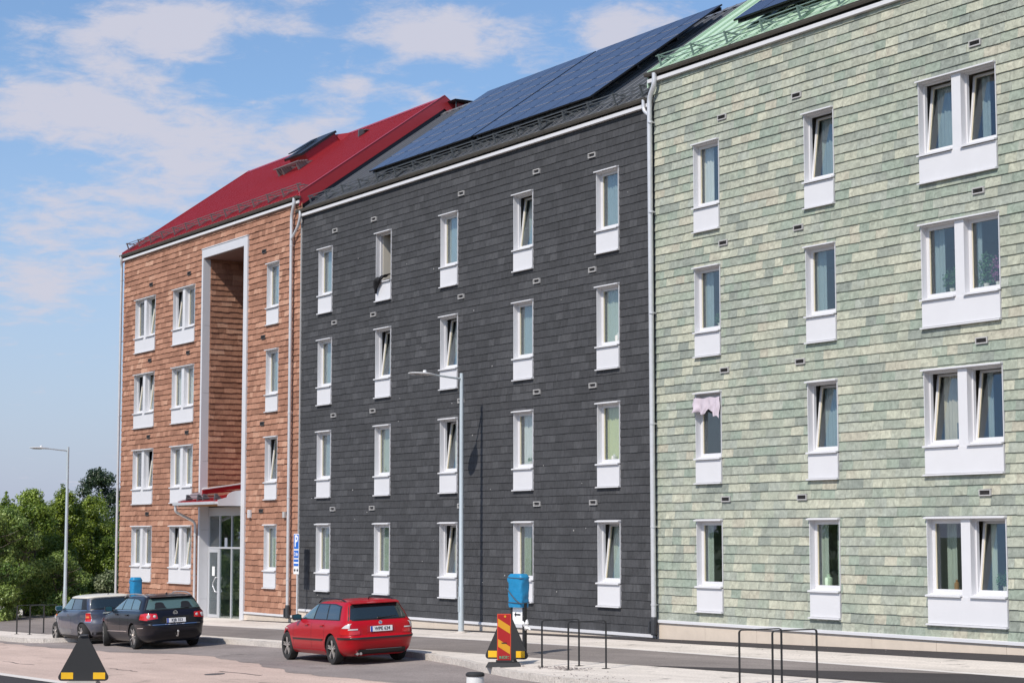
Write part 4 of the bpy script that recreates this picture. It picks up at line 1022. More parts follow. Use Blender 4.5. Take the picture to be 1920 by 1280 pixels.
def mirror(parent, x, y, z, sg, m_shell, m_face):
    mb = MB()
    pr = [(0, -.02, -.065), (0, .16, -.07), (0, .20, -.02), (0, .19, .06), (0, .05, .075), (0, -.02, .05)]
    k = len(pr)
    for dx, f in ((-.05, 1.0), (.03, .95), (.09, .55)):
        for p in pr: mb.v.append((x + dx, y + sg * (p[1] * f + .05 + (1 - f) * .06), z + p[2] * f))
    for j in range(2):
        for i in range(k): mb.face((j * k + i, j * k + (i + 1) % k, (j + 1) * k + (i + 1) % k, (j + 1) * k + i))
    mb.face(tuple(range(k - 1, -1, -1))); mb.face(tuple(2 * k + i for i in range(k)))
    mb.bar((x + .02, y - sg * .03, z - .05), (x + .02, y + sg * .08, z - .04), .05, .04)
    o = mb.build('wing_mirror', m_shell, parent, smooth=40)
    g = MB(); g.prism([(x - .0535, y + sg * (p[1] * .88 + .06), z + p[2] * .85) for p in pr], (.003, 0, 0)); g.build('mirror_glass', m_face, o)

def roof_rail(parent, pts, m, r=.016):
    mb = MB(); mb.tube(smooth_path(pts, 5, .3), r, 8); return mb.build('roof_rail', m, parent, smooth=40)

def place(label, x, y, heading, cat='car', name='parked_car'):
    t = thing(name, label, cat, (x, y, zg(x, y) - KERB + .004), 0, 'cars parked along the kerb', local=True)
    up_ = Vector((-SX, -SY, 1)).normalized(); f_ = Vector((math.cos(R(heading)), math.sin(R(heading)), 0)); f_ = (f_ - up_ * f_.dot(up_)).normalized(); l_ = up_.cross(f_)
    t.rotation_euler = Matrix(((f_.x, l_.x, up_.x), (f_.y, l_.y, up_.y), (f_.z, l_.z, up_.z))).to_euler(); return t

def car_common(c, t, spec):
    for x in spec['axles']:
        for sg in (1, -1):
            st = spec.get('steer', 0) if x > 0 else 0
            wheel(t, x, sg * (spec['track'] - .118), spec['wr'], .205, sg, spec['spokes'], st, spec.get('double', True))

# -- red estate car
red_paint = paint('red_car_paint', (.37, .002, .008), coat=.4)
def red_car():
    rows = [(.185, 1.90, -2.05, .74, 5, 6), (.24, 2.05, -2.16, .80, 5, 6), (.33, 2.14, -2.24, .845, 4.2, 6), (.45, 2.17, -2.29, .866, 4, 6), (.555, 2.165, -2.305, .870, 4, 7), (.60, 2.15, -2.28, .868, 4, 8), (.63, 2.14, -2.225, .866, 4, 9),
            (.70, 2.08, -2.215, .864, 4, 9), (.77, 1.95, -2.205, .858, 4, 9.5), (.83, 1.62, -2.19, .85, 4.5, 10), (.88, 1.22, -2.17, .838, 5, 10), (.925, .92, -2.14, .818, 6, 10), (.96, .78, -2.11, .795, 7, 10),
            (1.08, .50, -2.03, .748, 7, 11), (1.20, .22, -1.945, .700, 7, 11), (1.29, -.02, -1.88, .655, 7, 11), (1.335, -.16, -1.855, .622, 6, 9), (1.36, -.28, -1.82, .57, 5, 7), (1.385, -.48, -1.70, .44, 4, 5), (1.40, -.72, -1.5, .26, 3, 4), (1.405, -.95, -1.25, .06, 2, 2)]
    c = Car(rows); c.wz = .325
    t = place('red estate car with black roof bars and five-spoke alloy wheels parked before the dark facade', -41.32, -6.53, 176.3)
    spec = dict(axles=(1.3625, -1.3625), track=.868, wr=.322, spokes=5)
    c.body([red_paint, C_dark], spec['axles'], .362, .56, t)
    car_common(c, t, spec)
    for sg in (1, -1):
        c.patch('window_surround', C_black, t, 'side', [(.74, .955), (-1.78, .965)], [(.02, 1.285), (-.3, 1.315), (-1.25, 1.315), (-1.66, 1.27)], .005, 24, sg)
        c.patch('side_window', C_glassl, t, 'side', [(.60, .975), (-.25, .978)], [(.06, 1.262), (-.28, 1.295)], .011, 10, sg)
        c.patch('side_window', C_glass, t, 'side', [(-.32, .978), (-1.02, .98)], [(-.35, 1.297), (-.92, 1.297)], .011, 10, sg)
        c.patch('side_window', C_glass, t, 'side', [(-1.08, .98), (-1.72, .985)], [(-.98, 1.296), (-1.28, 1.292), (-1.60, 1.255)], .011, 10, sg)
        c.patch('side_moulding', C_black, t, 'side', [(.88, .505), (-.92, .515)], [(.88, .535), (-.92, .545)], .016, 12, sg, 1, .014)
        c.patch('bumper_strip', C_black, t, 'side', [(-1.76, .558), (-2.25, .558)], [(-1.76, .598), (-2.25, .598)], .014, 40, sg, 1, .016)
        for x in (.90, -.22, -.98): c.patch('door_gap', C_black, t, 'side', [(x, .30), (x - .009, .30)], [(x - .02, .95), (x - .029, .95)], .0015, 1, sg, 10, .004)
        c.patch('sill_skirt', red_paint, t, 'side', [(.98, .20), (-.98, .20)], [(.98, .29), (-.98, .29)], .018, 10, sg, 2, .02)
        for x in (.05, -.85):
            h = MB(); y = c.side(x, .845, sg); h.box(x - .10, x + .09, min(y - sg * .005, y + sg * .028), max(y - sg * .005, y + sg * .028), .83, .86); h.build('door_handle', red_paint, t)
        c.patch('tail_light', C_lens, t, 'side', [(-1.84, .665), (-2.17, .65)], [(-1.93, .79), (-2.16, .79)], .008, 6, sg)
        c.patch('tail_light', C_clear, t, 'side', [(-1.95, .798), (-2.155, .798)], [(-2.06, .865), (-2.14, .90)], .008, 10, sg)
        c.patch('tail_light', C_lens, t, 'rear', [(sg * .835, .65), (sg * .50, .66)], [(sg * .835, .745), (sg * .52, .745)], .009, 6)
        c.patch('reversing_light', C_clear, t, 'rear', [(sg * .76, .758), (sg * .55, .758)], [(sg * .755, .785), (sg * .555, .785)], .010, 6)
        c.patch('headlight', C_clear, t, 'side', [(2.06, .60), (1.66, .66)], [(1.98, .72), (1.66, .74)], .006, 6, sg)
        mirror(t, .56, c.side(.56, .96, sg), 1.00, sg, C_black, C_teal)
        roof_rail(t, [(-.15, sg * .60, 1.33), (-.32, sg * .595, 1.405), (-1.0, sg * .585, 1.425), (-1.45, sg * .575, 1.405), (-1.74, sg * .565, 1.325)], C_black)
        ind = MB(); ind.box(1.22, 1.30, min(sg * .853, sg * .872), max(sg * .853, sg * .872), .73, .755); ind.build('side_indicator', C_clear, t)
    c.patch('rear_window', C_black, t, 'rear', [(-.72, .955), (.72, .955)], [(-.60, 1.31), (.60, 1.31)], .006, 14)
    c.patch('rear_glass', C_glass, t, 'rear', [(-.68, .985), (.68, .985)], [(-.575, 1.285), (.575, 1.285)], .013, 14)
    c.patch('windscreen', C_glass, t, 'front', [(-.66, .97), (.66, .97)], [(-.53, 1.29), (.53, 1.29)], .012, 14)
    sp = MB(); sp.hexa([(-1.80, -.56, 1.335), (-1.97, -.56, 1.310), (-1.97, .56, 1.310), (-1.80, .56, 1.335), (-1.78, -.56, 1.36), (-1.97, -.56, 1.325), (-1.97, .56, 1.325), (-1.78, .56, 1.36)]); sp.build('spoiler', red_paint, t)
    c.patch('bumper_strip', C_black, t, 'rear', [(-.83, .558), (.83, .558)], [(-.83, .598), (.83, .598)], .016, 60, 1, 1, .018)
    c.patch('diffuser', C_black, t, 'rear', [(-.60, .22), (.60, .22)], [(-.55, .335), (.55, .335)], .018, 30, 1, 4, .02)
    c.patch('diffuser_bar', mat('grey_plastic', (.20, .20, .21), .5), t, 'rear', [(-.45, .325), (.40, .325)], [(-.45, .338), (.40, .338)], .030, 8, 1, 1, .012)
    for y in (-.70, .70): c.patch('tailgate_gap', C_black, t, 'rear', [(y, .64), (y * 1.01, .64)], [(y * 1.0, .94), (y * 1.01, .94)], .002, 1, 1, 8, .004)
    c.patch('plate_recess', mat('red_recess', (.30, .005, .015), .5), t, 'rear', [(-.34, .70), (.34, .70)], [(-.32, .84), (.32, .84)], .003, 6, 1, 2, .004)
    plate(t, c, .765, 'WPE 634'); roundel(t, c, .895, .042, C_blue, True)
    w = MB(); w.bar((c.rear(0, 1.0) - .025, .0, .995), (c.rear(.45, 1.04) - .025, -.42, 1.02), .018, .014); w.box(c.rear(0, .99) - .035, c.rear(0, .99), -.03, .03, .985, 1.02); w.build('wiper', C_black, t)
    e = MB()
    for y in (.50, .58): e.tube([(-2.20, y, .245), (-2.00, y, .25)], .032, 12)
    e.build('exhaust', C_chrome, t, smooth=40)
    a = MB(); a.tube([(-1.55, 0, 1.395), (-1.62, 0, 1.45)], .012, 6); a.build('aerial', C_black, t)
    return t
red_car()

# -- black estate car
vw_paint = paint('black_car_paint', (.006, .006, .010), rough=.3, coat=.4)
brown_dust = paint('dusty_black_paint', (.018, .015, .014), rough=.4)
def black_car():
    rows = [(.19, 1.95, -2.18, .78, 5, 6), (.25, 2.16, -2.32, .84, 5, 6), (.36, 2.27, -2.40, .89, 4, 6), (.48, 2.31, -2.45, .905, 3.6, 5.5), (.60, 2.31, -2.455, .910, 3.6, 6), (.65, 2.30, -2.43, .909, 3.6, 7), (.68, 2.28, -2.395, .908, 3.8, 7.5),
            (.76, 2.18, -2.385, .904, 4, 8), (.84, 1.95, -2.37, .896, 4, 8), (.90, 1.60, -2.35, .886, 4.5, 8.5), (.95, 1.22, -2.32, .872, 5, 9), (.99, .98, -2.28, .85, 6, 9), (1.02, .85, -2.24, .835, 7, 9),
            (1.125, .52, -2.14, .79, 7, 10), (1.24, .18, -2.04, .735, 7, 10), (1.33, -.10, -1.97, .685, 7, 10), (1.375, -.25, -1.95, .648, 6, 8), (1.402, -.40, -1.91, .59, 5, 7), (1.425, -.62, -1.78, .46, 4, 5), (1.438, -.85, -1.6, .26, 3, 4), (1.443, -1.05, -1.35, .06, 2, 2)]
    c = Car(rows); c.wz = .335
    t = place('black estate car with silver roof rails parked behind the small blue car', -52.84, -6.78, 176.8)
    spec = dict(axles=(1.3545, -1.3545), track=.905, wr=.332, spokes=9, double=False, steer=R(-14))
    c.body([vw_paint, C_dark], spec['axles'], .372, .58, t); car_common(c, t, spec)
    for sg in (1, -1):
        c.patch('window_surround', C_black, t, 'side', [(.84, 1.01), (-1.85, 1.035)], [(.0, 1.305), (-.35, 1.343), (-1.30, 1.343), (-1.72, 1.285)], .005, 24, sg)
        c.patch('window_strip', C_chrome, t, 'side', [(.84, 1.0), (-1.85, 1.025)], [(.84, 1.015), (-1.85, 1.04)], .009, 20, sg, 1, .01)
        c.patch('side_window', C_glassl, t, 'side', [(.66, 1.035), (-.28, 1.045)], [(.05, 1.287), (-.32, 1.325)], .011, 10, sg)
        c.patch('side_window', C_glassl, t, 'side', [(-.36, 1.045), (-1.08, 1.052)], [(-.39, 1.326), (-.98, 1.326)], .011, 10, sg)
        c.patch('side_window', C_glassl, t, 'side', [(-1.15, 1.053), (-1.76, 1.06)], [(-1.05, 1.325), (-1.33, 1.32), (-1.66, 1.27)], .011, 10, sg)
        c.patch('side_trim', C_chrome, t, 'side', [(.90, .43), (-.90, .46)], [(.90, .45), (-.90, .48)], .014, 12, sg, 1, .014)
        c.patch('bumper_trim', C_chrome, t, 'side', [(-1.80, .555), (-2.12, .565)], [(-1.80, .575), (-2.12, .585)], .010, 8, sg, 1, .012)
        for x in (.92, -.25, -1.0): c.patch('door_gap', C_dark, t, 'side', [(x, .30), (x - .009, .30)], [(x - .02, 1.0), (x - .029, 1.0)], .0015, 1, sg, 10, .004)
        for x in (.02, -.88):
            h = MB(); y = c.side(x, .90, sg); h.box(x - .11, x + .09, min(y - sg * .005, y + sg * .03), max(y - sg * .005, y + sg * .03), .885, .918); h.build('door_handle', vw_paint, t)
        c.patch('tail_light', C_lens, t, 'side', [(-1.95, .80), (-2.30, .77)], [(-2.02, .94), (-2.29, .965)], .010, 6, sg)
        c.patch('tail_light', C_lens, t, 'rear', [(sg * .88, .775), (sg * .50, .815)], [(sg * .86, .965), (sg * .52, .945)], .011, 6)
        for y, r, z in ((.735, .058, .87), (.585, .040, .875)):
            x = c.rear(y, z) - .013
            q = MB(); q.lathe([(r, 0), (r * .8, .007), (.001, .009)], 16, axis='y'); o = link('lamp_ring', q.mesh('lamp_ring', C_clear, smooth=40), t, (x, sg * y, z), (0, 0, R(90) - sg * R(10)))
        c.patch('headlight', C_clear, t, 'side', [(2.15, .62), (1.75, .68)], [(2.05, .78), (1.75, .80)], .006, 6, sg)
        mirror(t, .66, c.side(.66, 1.0, sg), 1.05, sg, C_black, C_teal)
        roof_rail(t, [(-.05, sg * .66, 1.365), (-.25, sg * .65, 1.438), (-1.0, sg * .64, 1.46), (-1.55, sg * .63, 1.442), (-1.86, sg * .615, 1.375)], C_rim, .018)
    c.patch('rear_window', C_black, t, 'rear', [(-.79, 1.025), (.79, 1.025)], [(-.63, 1.355), (.63, 1.355)], .006, 14)
    c.patch('rear_glass', C_glassl, t, 'rear', [(-.74, 1.06), (.74, 1.06)], [(-.60, 1.32), (.60, 1.32)], .013, 14)
    for y in (-.36, .36):
        c.patch('headrest', C_black, t, 'rear', [(y - .17, 1.07), (y + .17, 1.07)], [(y - .13, 1.14), (y - .12, 1.20), (y - .07, 1.235), (y + .07, 1.235), (y + .12, 1.20), (y + .13, 1.14)], .0165, 18, 1, 3, .003)
    c.patch('windscreen', C_glass, t, 'front', [(-.70, 1.03), (.70, 1.03)], [(-.56, 1.315), (.56, 1.315)], .012, 14)
    sp = MB(); sp.hexa([(-1.88, -.58, 1.38), (-2.05, -.58, 1.355), (-2.05, .58, 1.355), (-1.88, .58, 1.38), (-1.86, -.58, 1.405), (-2.05, -.58, 1.373), (-2.05, .58, 1.373), (-1.86, .58, 1.405)]); sp.build('spoiler', vw_paint, t)
    c.patch('bumper_trim', C_chrome, t, 'rear', [(-.66, .645), (.66, .645)], [(-.66, .665), (.66, .665)], .016, 14, 1, 1, .016)
    c.patch('bumper_groove', C_dark, t, 'rear', [(-.80, .44), (.80, .44)], [(-.80, .455), (.80, .455)], .002, 14, 1, 1, .004)
    c.patch('plate_recess', C_dark, t, 'rear', [(-.38, .70), (.38, .70)], [(-.36, .86), (.36, .86)], .003, 6, 1, 2, .004)
    plate(t, c, .755, 'KJB 353'); roundel(t, c, .945, .062, C_ink, False)
    w = MB(); w.bar((c.rear(0, 1.07) - .03, .0, 1.045), (c.rear(.45, 1.07) - .03, -.42, 1.065), .02, .014); w.build('wiper', C_dark, t)
    e = MB(); e.tube(smooth_path([(-2.30, 0, .34), (-2.50, 0, .33), (-2.53, 0, .44)], rad=.08), .020, 8); b_ = len(e.v); e.lathe([(.001, .43), (.025, .44), (.03, .465), (.02, .49), (.001, .495)], 10, cen=(-2.53, 0, 0)); e.build('tow_bar', C_rim, t, smooth=50)
    a = MB(); a.prism([(-1.55, -.012, 1.435), (-1.68, -.012, 1.42), (-1.66, -.012, 1.48)], (0, .024, 0)); a.build('aerial', C_black, t)
    return t
black_car()

# -- small blue hatchback with a white roof
blue_paint = paint('dusty_blue_paint', (.030, .045, .085), rough=.42, dust=.8, coat=.35)
roof_paint = paint('cream_roof_paint', (.62, .585, .51), rough=.4, coat=.3)
def small_car():
    rows = [(.17, 1.55, -1.50, .70, 4, 5), (.24, 1.76, -1.68, .78, 3.6, 4.5), (.36, 1.88, -1.76, .82, 3.2, 4), (.48, 1.92, -1.79, .838, 3, 4), (.58, 1.92, -1.795, .842, 3, 4), (.64, 1.91, -1.77, .842, 3, 4), (.70, 1.88, -1.74, .840, 3, 4), (.78, 1.78, -1.73, .834, 3.2, 4.2),
            (.86, 1.50, -1.72, .824, 3.6, 4.5), (.91, 1.22, -1.71, .812, 4, 4.5), (.95, .98, -1.70, .795, 5, 5), (.98, .86, -1.685, .78, 6, 5), (1.08, .66, -1.63, .745, 6, 5.5), (1.20, .42, -1.555, .705, 6, 6), (1.30, .22, -1.49, .675, 6, 6),
            (1.325, .20, -1.50, .672, 6, 6), (1.355, .10, -1.47, .635, 5, 5.5), (1.38, -.05, -1.38, .54, 4, 5), (1.395, -.22, -1.22, .40, 3, 4), (1.403, -.42, -1.0, .2, 3, 3), (1.405, -.55, -.8, .05, 2, 2)]
    c = Car(rows); c.wz = .30
    t = place('small dusty blue hatchback with a cream white roof parked foremost at the kerb', -57.05, -6.85, 178.5)
    spec = dict(axles=(1.2335, -1.2335), track=.838, wr=.300, spokes=8, double=False)
    c.body([blue_paint, roof_paint, C_dark], spec['axles'], .335, .54, t, roof_z=1.298); car_common(c, t, spec)
    for sg in (1, -1):
        c.patch('window_surround', C_black, t, 'side', [(.80, .965), (-1.50, .975)], [(.22, 1.295), (-1.33, 1.295)], .005, 24, sg)
        c.patch('side_window', C_glassl, t, 'side', [(.62, .985), (-.33, .99)], [(.15, 1.275), (-.36, 1.28)], .011, 10, sg)
        c.patch('side_window', C_glass, t, 'side', [(-.42, .99), (-1.22, .995)], [(-.44, 1.28), (-1.10, 1.275)], .011, 10, sg)
        c.patch('waist_strip', C_chrome, t, 'side', [(.84, .952), (-1.50, .962)], [(.84, .966), (-1.50, .976)], .009, 18, sg, 1, .01)
        for x in (.80, -.38): c.patch('door_gap', C_dark, t, 'side', [(x, .28), (x - .009, .28)], [(x - .03, .95), (x - .039, .95)], .0015, 1, sg, 10, .004)
        h = MB(); y = c.side(-.18, .83, sg); h.box(-.28, -.10, min(y - sg * .005, y + sg * .03), max(y - sg * .005, y + sg * .03), .815, .85); h.build('door_handle', C_chrome, t)
        c.patch('tail_light_bezel', C_chrome, t, 'side', [(-1.40, .635), (-1.62, .63)], [(-1.46, .90), (-1.61, .905)], .006, 6, sg, 6)
        c.patch('tail_light', C_lens, t, 'side', [(-1.42, .65), (-1.61, .645)], [(-1.475, .885), (-1.60, .89)], .012, 6, sg, 6)
        c.patch('tail_indicator', C_lens_o, t, 'side', [(-1.47, .75), (-1.565, .75)], [(-1.48, .80), (-1.56, .80)], .016, 6, sg, 3)
        c.patch('arch_trim', C_black, t, 'side', [(.85, .17), (-.86, .17)], [(.85, .235), (-.86, .235)], .012, 10, sg, 2, .02)
        q = MB(); q.lathe([(.10, 0), (.10, .02), (.07, .05), (.001, .06)], 16, axis='y'); link('headlight', q.mesh('headlight', C_clear, smooth=40), t, (1.62, sg * .60, .72), (R(-30), 0, R(-90) + sg * R(30)))
        ind = MB(); y = c.side(1.30, .80, sg); ind.box(1.22, 1.36, min(y - sg * .004, y + sg * .02), max(y - sg * .004, y + sg * .02), .77, .825); ind.build('side_indicator', C_lens_o, t)
        mirror(t, .66, c.side(.66, .98, sg), 1.01, sg, C_chrome, C_teal)
    c.patch('rear_window', C_black, t, 'rear', [(-.72, .98), (.72, .98)], [(-.63, 1.295), (.63, 1.295)], .006, 14)
    c.patch('rear_glass', C_glass, t, 'rear', [(-.62, 1.01), (.62, 1.01)], [(-.55, 1.27), (.55, 1.27)], .013, 14)
    c.patch('windscreen', C_glass, t, 'front', [(-.66, .99), (.66, .99)], [(-.58, 1.285), (.58, 1.285)], .012, 14)
    c.patch('rear_bumper_trim', C_black, t, 'rear', [(-.70, .20), (.70, .20)], [(-.70, .34), (.70, .34)], .008, 12, 1, 2, .012)
    c.patch('tailgate_handle', C_chrome, t, 'rear', [(-.30, .86), (.30, .86)], [(-.30, .90), (.30, .90)], .02, 8, 1, 1, .02)
    p = MB(); z = .70; x = c.rear(0, z) - .015; p.box(x, x + .012, -.26, .26, z - .055, z + .055); p.build('number_plate', C_plate, t)
    a = MB(); a.tube([(-1.30, 0, 1.385), (-1.40, 0, 1.44)], .012, 6); a.build('aerial', C_black, t)
    return t
small_car()

# ------------------------------------------------------------------ street lamps
lamp_m = mat('lamp_post_grey', (.50, .55, .57), .4, metal=.3, var=.06, vscale=4)
lamp_h = mat('lamp_head_grey', (.56, .56, .56), .45)
def street_lamp(x, y, label):
    z = zg(x, y); t = thing('street_lamp', label, 'street lamp', (x, y, z), 0, 'street lamps along the pavement', local=True)
    mb = MB(); mb.tube([(0, 0, -.1), (0, 0, 1.2), (0, 0, 1.22), (0, 0, 6.85)], [.078, .075, .068, .052], 16); mb.build('pole', lamp_m, t, smooth=40)
    b = MB(); b.lathe([(.14, -.02), (.14, .02), (.085, .05)], 16); b.build('base_collar', G_kerb, t)
    d = MB(); d.box(-.035, .035, -.082, -.066, .55, .95); d.build('access_door', lamp_m, t)
    a = MB(); a.tube([(0, -.03, 6.70), (0, -.35, 6.725), (0, -.85, 6.77), (0, -.95, 6.775)], [.032, .028, .024, .03], 10); a.build('arm', lamp_m, t, smooth=40)
    h = MB()   # flat, leaf-shaped head
    prof = [(-.82, .03, .02), (-.92, .08, .03), (-1.00, .15, .04), (-1.12, .215, .045), (-1.27, .24, .045), (-1.42, .215, .038), (-1.54, .14, .026), (-1.60, .05, .012)]
    n = 14
    for yy, w, hh in prof:
        zc = 6.775 + (-.82 - yy) * .02
        for i in range(n):
            a_ = 2 * math.pi * i / n; h.v.append((w * math.cos(a_), yy, zc + (hh if math.sin(a_) > 0 else hh * .8) * math.sin(a_)))
    for j in range(len(prof) - 1):
        for i in range(n): h.face((j * n + i, j * n + (i + 1) % n, (j + 1) * n + (i + 1) % n, (j + 1) * n + i))
    h.face(tuple(range(n))); h.face(tuple((len(prof) - 1) * n + i for i in range(n)))
    ho = h.build('lamp_head', lamp_h, t, smooth=40)
    s = MB(); s.lathe([(.045, 6.82), (.05, 6.835), (.05, 6.875), (.03, 6.885)], 12, cen=(0, -1.12, 0)); s.build('light_sensor', C_plate, ho)
    g = MB(); g.box(-.11, .11, -1.48, -1.12, 6.738, 6.748); g.build('diffuser', C_clear, ho)
    return t
street_lamp(-45.90, -.80, 'tall grey street lamp standing in front of the dark slate facade')
fl_ = street_lamp(-74.33, -1.93, 'tall grey street lamp beside the green bushes left of the buildings'); fl_.scale = (.945, .945, .945)

# ------------------------------------------------------------------ parking sign
sign_blue = mat('sign_blue', (.008, .13, .55), .45); sign_white = mat('sign_white', (.82, .82, .82), .45)
def parking_sign(x, y):
    z = zg(x, y); t = thing('parking_sign', 'blue parking sign with time plates on a grey pole by the downpipe', 'sign', (x, y, z), R(-2), local=True)
    top = -z + .05      # top of the upper plate above the foot
    mb = MB(); mb.tube([(0, 0, -.1), (0, 0, top - .06)], .030, 12); mb.build('pole', M['galv'], t, smooth=40)
    w = .205
    def pl(name, z0, z1, m): q = MB(); q.box(-w, w, -.045, -.040, z0, z1); return q.build(name, m, t)
    a = pl('parking_plate', top - .49, top, sign_white)
    q = MB(); q.box(-w + .022, w - .022, -.0475, -.0451, top - .468, top - .022); q.build('plate_field', sign_blue, a)
    me = text_mesh('P', .50, sign_white, 'lettering', .012); link('lettering', me, a, (.0, -.0500, top - .245), (R(90), 0, 0))
    b = pl('time_plate', top - .77, top - .50, sign_white)
    q = MB(); q.box(-w + .02, w - .02, -.0475, -.0451, top - .75, top - .52); q.build('plate_field', sign_blue, b)
    me = text_mesh('2 tim', .165, sign_white, 'lettering', .003, .85); link('lettering', me, b, (.0, -.0500, top - .635), (R(90), 0, 0))
    c = pl('day_plate', top - 1.015, top - .78, sign_white)
    for z0 in (top - .87, top - 1.0):
        q = MB(); q.box(-w + .02, w - .02, -.0475, -.0451, z0, z0 + .075); q.build('plate_bar', sign_blue, c)
    d = pl('arrow_plate', top - 1.25, top - 1.02, sign_white)
    for sg in (1, -1):
        q = MB(); q.prism([(sg * .03, -.0475, top - 1.13), (sg * .10, -.0475, top - 1.06), (sg * .10, -.0475, top - 1.10), (sg * .165, -.0475, top - 1.10), (sg * .165, -.0475, top - 1.16), (sg * .10, -.0475, top - 1.16), (sg * .10, -.0475, top - 1.20)], (0, .0024, 0))
        q.build('arrow', C_ink, d)
    return t
parking_sign(-56.82, -.42)

# ------------------------------------------------------------------ bike hoops
hoop_m = mat('black_powder_coat', (.012, .012, .012), .45)
def hoop(a, b, h, label, group):
    za, zb = zg(*a), zg(*b); t = thing('bike_rack', label, 'bike rack', (a[0], a[1], za), 0, group, local=True)
    d = Vector((b[0] - a[0], b[1] - a[1], zb - za)); n = Vector((d.x, d.y, 0)).normalized()
    mb = MB(); q = Vector((n.y, -n.x, 0))
    r = MB()
    path = smooth_path([(0, 0, -.15), (0, 0, h), (d.x, d.y, h + d.z), (d.x, d.y, d.z - .15)], 4, .05)
    for p, s in zip(path, path[1:]):
        tt = (s - p).normalized(); u = q * .020; v = tt.cross(q).normalized() * (.017 if abs(tt.z) > .6 else .010)
        r.hexa([p - u - v, p + u - v, p + u + v, p - u + v, s - u - v, s + u - v, s + u + v, s - u + v])
    r.build('hoop', hoop_m, t)
    f = MB()
    for e in (Vector((0, 0, 0)), d): f.box(e.x - .06, e.x + .06, e.y - .06, e.y + .06, e.z + .001, e.z + .010)
    f.build('foot_plate', hoop_m, t)
gk = 'black bike hoops on the pavement'
hoop((-33.15, -6.30), (-32.72, -5.72), .90, 'black bike hoop next to the striped barrier board, the left one of its pair', gk)
hoop((-32.02, -6.42), (-31.62, -5.83), .90, 'black bike hoop before the dark facade, the right one of its pair', gk)
hoop((-26.32, -6.76), (-25.92, -6.20), .90, 'left black bike hoop of the pair before the green facade', gk)
hoop((-25.58, -6.66), (-25.16, -6.09), .90, 'black bike hoop before the green facade, farthest right of all', gk)
hoop((-62.62, -7.45), (-62.10, -6.75), .90, 'black bike hoop at the far left before the bushes', gk)
hoop((-61.62, -7.35), (-61.10, -6.65), .90, 'black bike hoop between the bushes and the small blue car', gk)

# ------------------------------------------------------------------ roadwork pieces
rub = mat('black_rubber', (.020, .020, .021), .7); yel = mat('yellow_reflector', (.80, .45, .015), .4); orange = mat('orange_board', (.62, .06, .02), .5)
b_red = mat('board_red', (.36, .012, .012), .4); b_yel = mat('board_yellow', (.62, .30, .015), .4); concr = mat('foot_concrete', (.36, .34, .31), .9, var=.1, bump=.3)
def tri_plate(x, y, dirv, w, h, z0, label):
    """black triangular plate with two yellow reflectors; dirv = plan direction of its width"""
    ang = math.atan2(dirv[1], dirv[0]); t = thing('road_plate', label, 'road plate', (x, y, zg(x, y) - (KERB if y < -8 else 0)), ang, 'black triangular plates with yellow reflectors', local=True)
    pts = []
    for cx_, cz_, r, a0, a1 in ((-w / 2 + .06, z0 + .07, .07, 150, 270), (w / 2 - .06, z0 + .07, .07, 270, 390), (.07, z0 + h - .03, .03, 30, 90), (-.07, z0 + h - .03, .03, 90, 150)):
        for i in range(6):
            a = R(a0 + (a1 - a0) * i / 5); pts.append((cx_ + r * math.cos(a), 0, cz_ + r * math.sin(a)))
    mb = MB(); mb.prism(pts, (0, .045, 0)); mb.build('plate', rub, t)
    for sg in (1, -1):
        q = MB(); q.box(min(sg * .20, sg * (w / 2 - .05)) + 0, max(sg * .20, sg * (w / 2 - .05)), -.006, -.0005, z0 + .035, z0 + .165); q.box(min(sg * .22, sg * (w / 2 - .07)), max(sg * .22, sg * (w / 2 - .07)), .0455, .05, z0 + .035, z0 + .165); q.build('reflector', yel, t)
    q = MB(); q.box(-.085, .085, -.01, .055, z0 + h + .001, z0 + h + .06); q.tube([(-.06, -.02, z0 + h + .03), (.07, -.02, z0 + h + .035)], .018, 8); q.build('clamp', M['iron'], t)
    f = MB(); q = 1 if y < -8 else .6; f.hexa([(-.36 * q, -.22 * q, 0), (.36 * q, -.22 * q, 0), (.36 * q, .27 * q, 0), (-.36 * q, .27 * q, 0), (-.28 * q, -.15 * q, z0 - .002), (.28 * q, -.15 * q, z0 - .002), (.28 * q, .20 * q, z0 - .002), (-.28 * q, .20 * q, z0 - .002)]); f.build('foot', concr if y < -8 else rub, t)
    return t
tri_plate(-38.85, -13.55, (.52, .854), .98, .86, .17, 'black triangular road plate with two yellow reflectors on a concrete foot in the foreground')
tri_plate(-34.62, -6.22, (.72, .69), .86, .86, .10, 'black triangular road plate with yellow reflectors behind the striped barrier board')
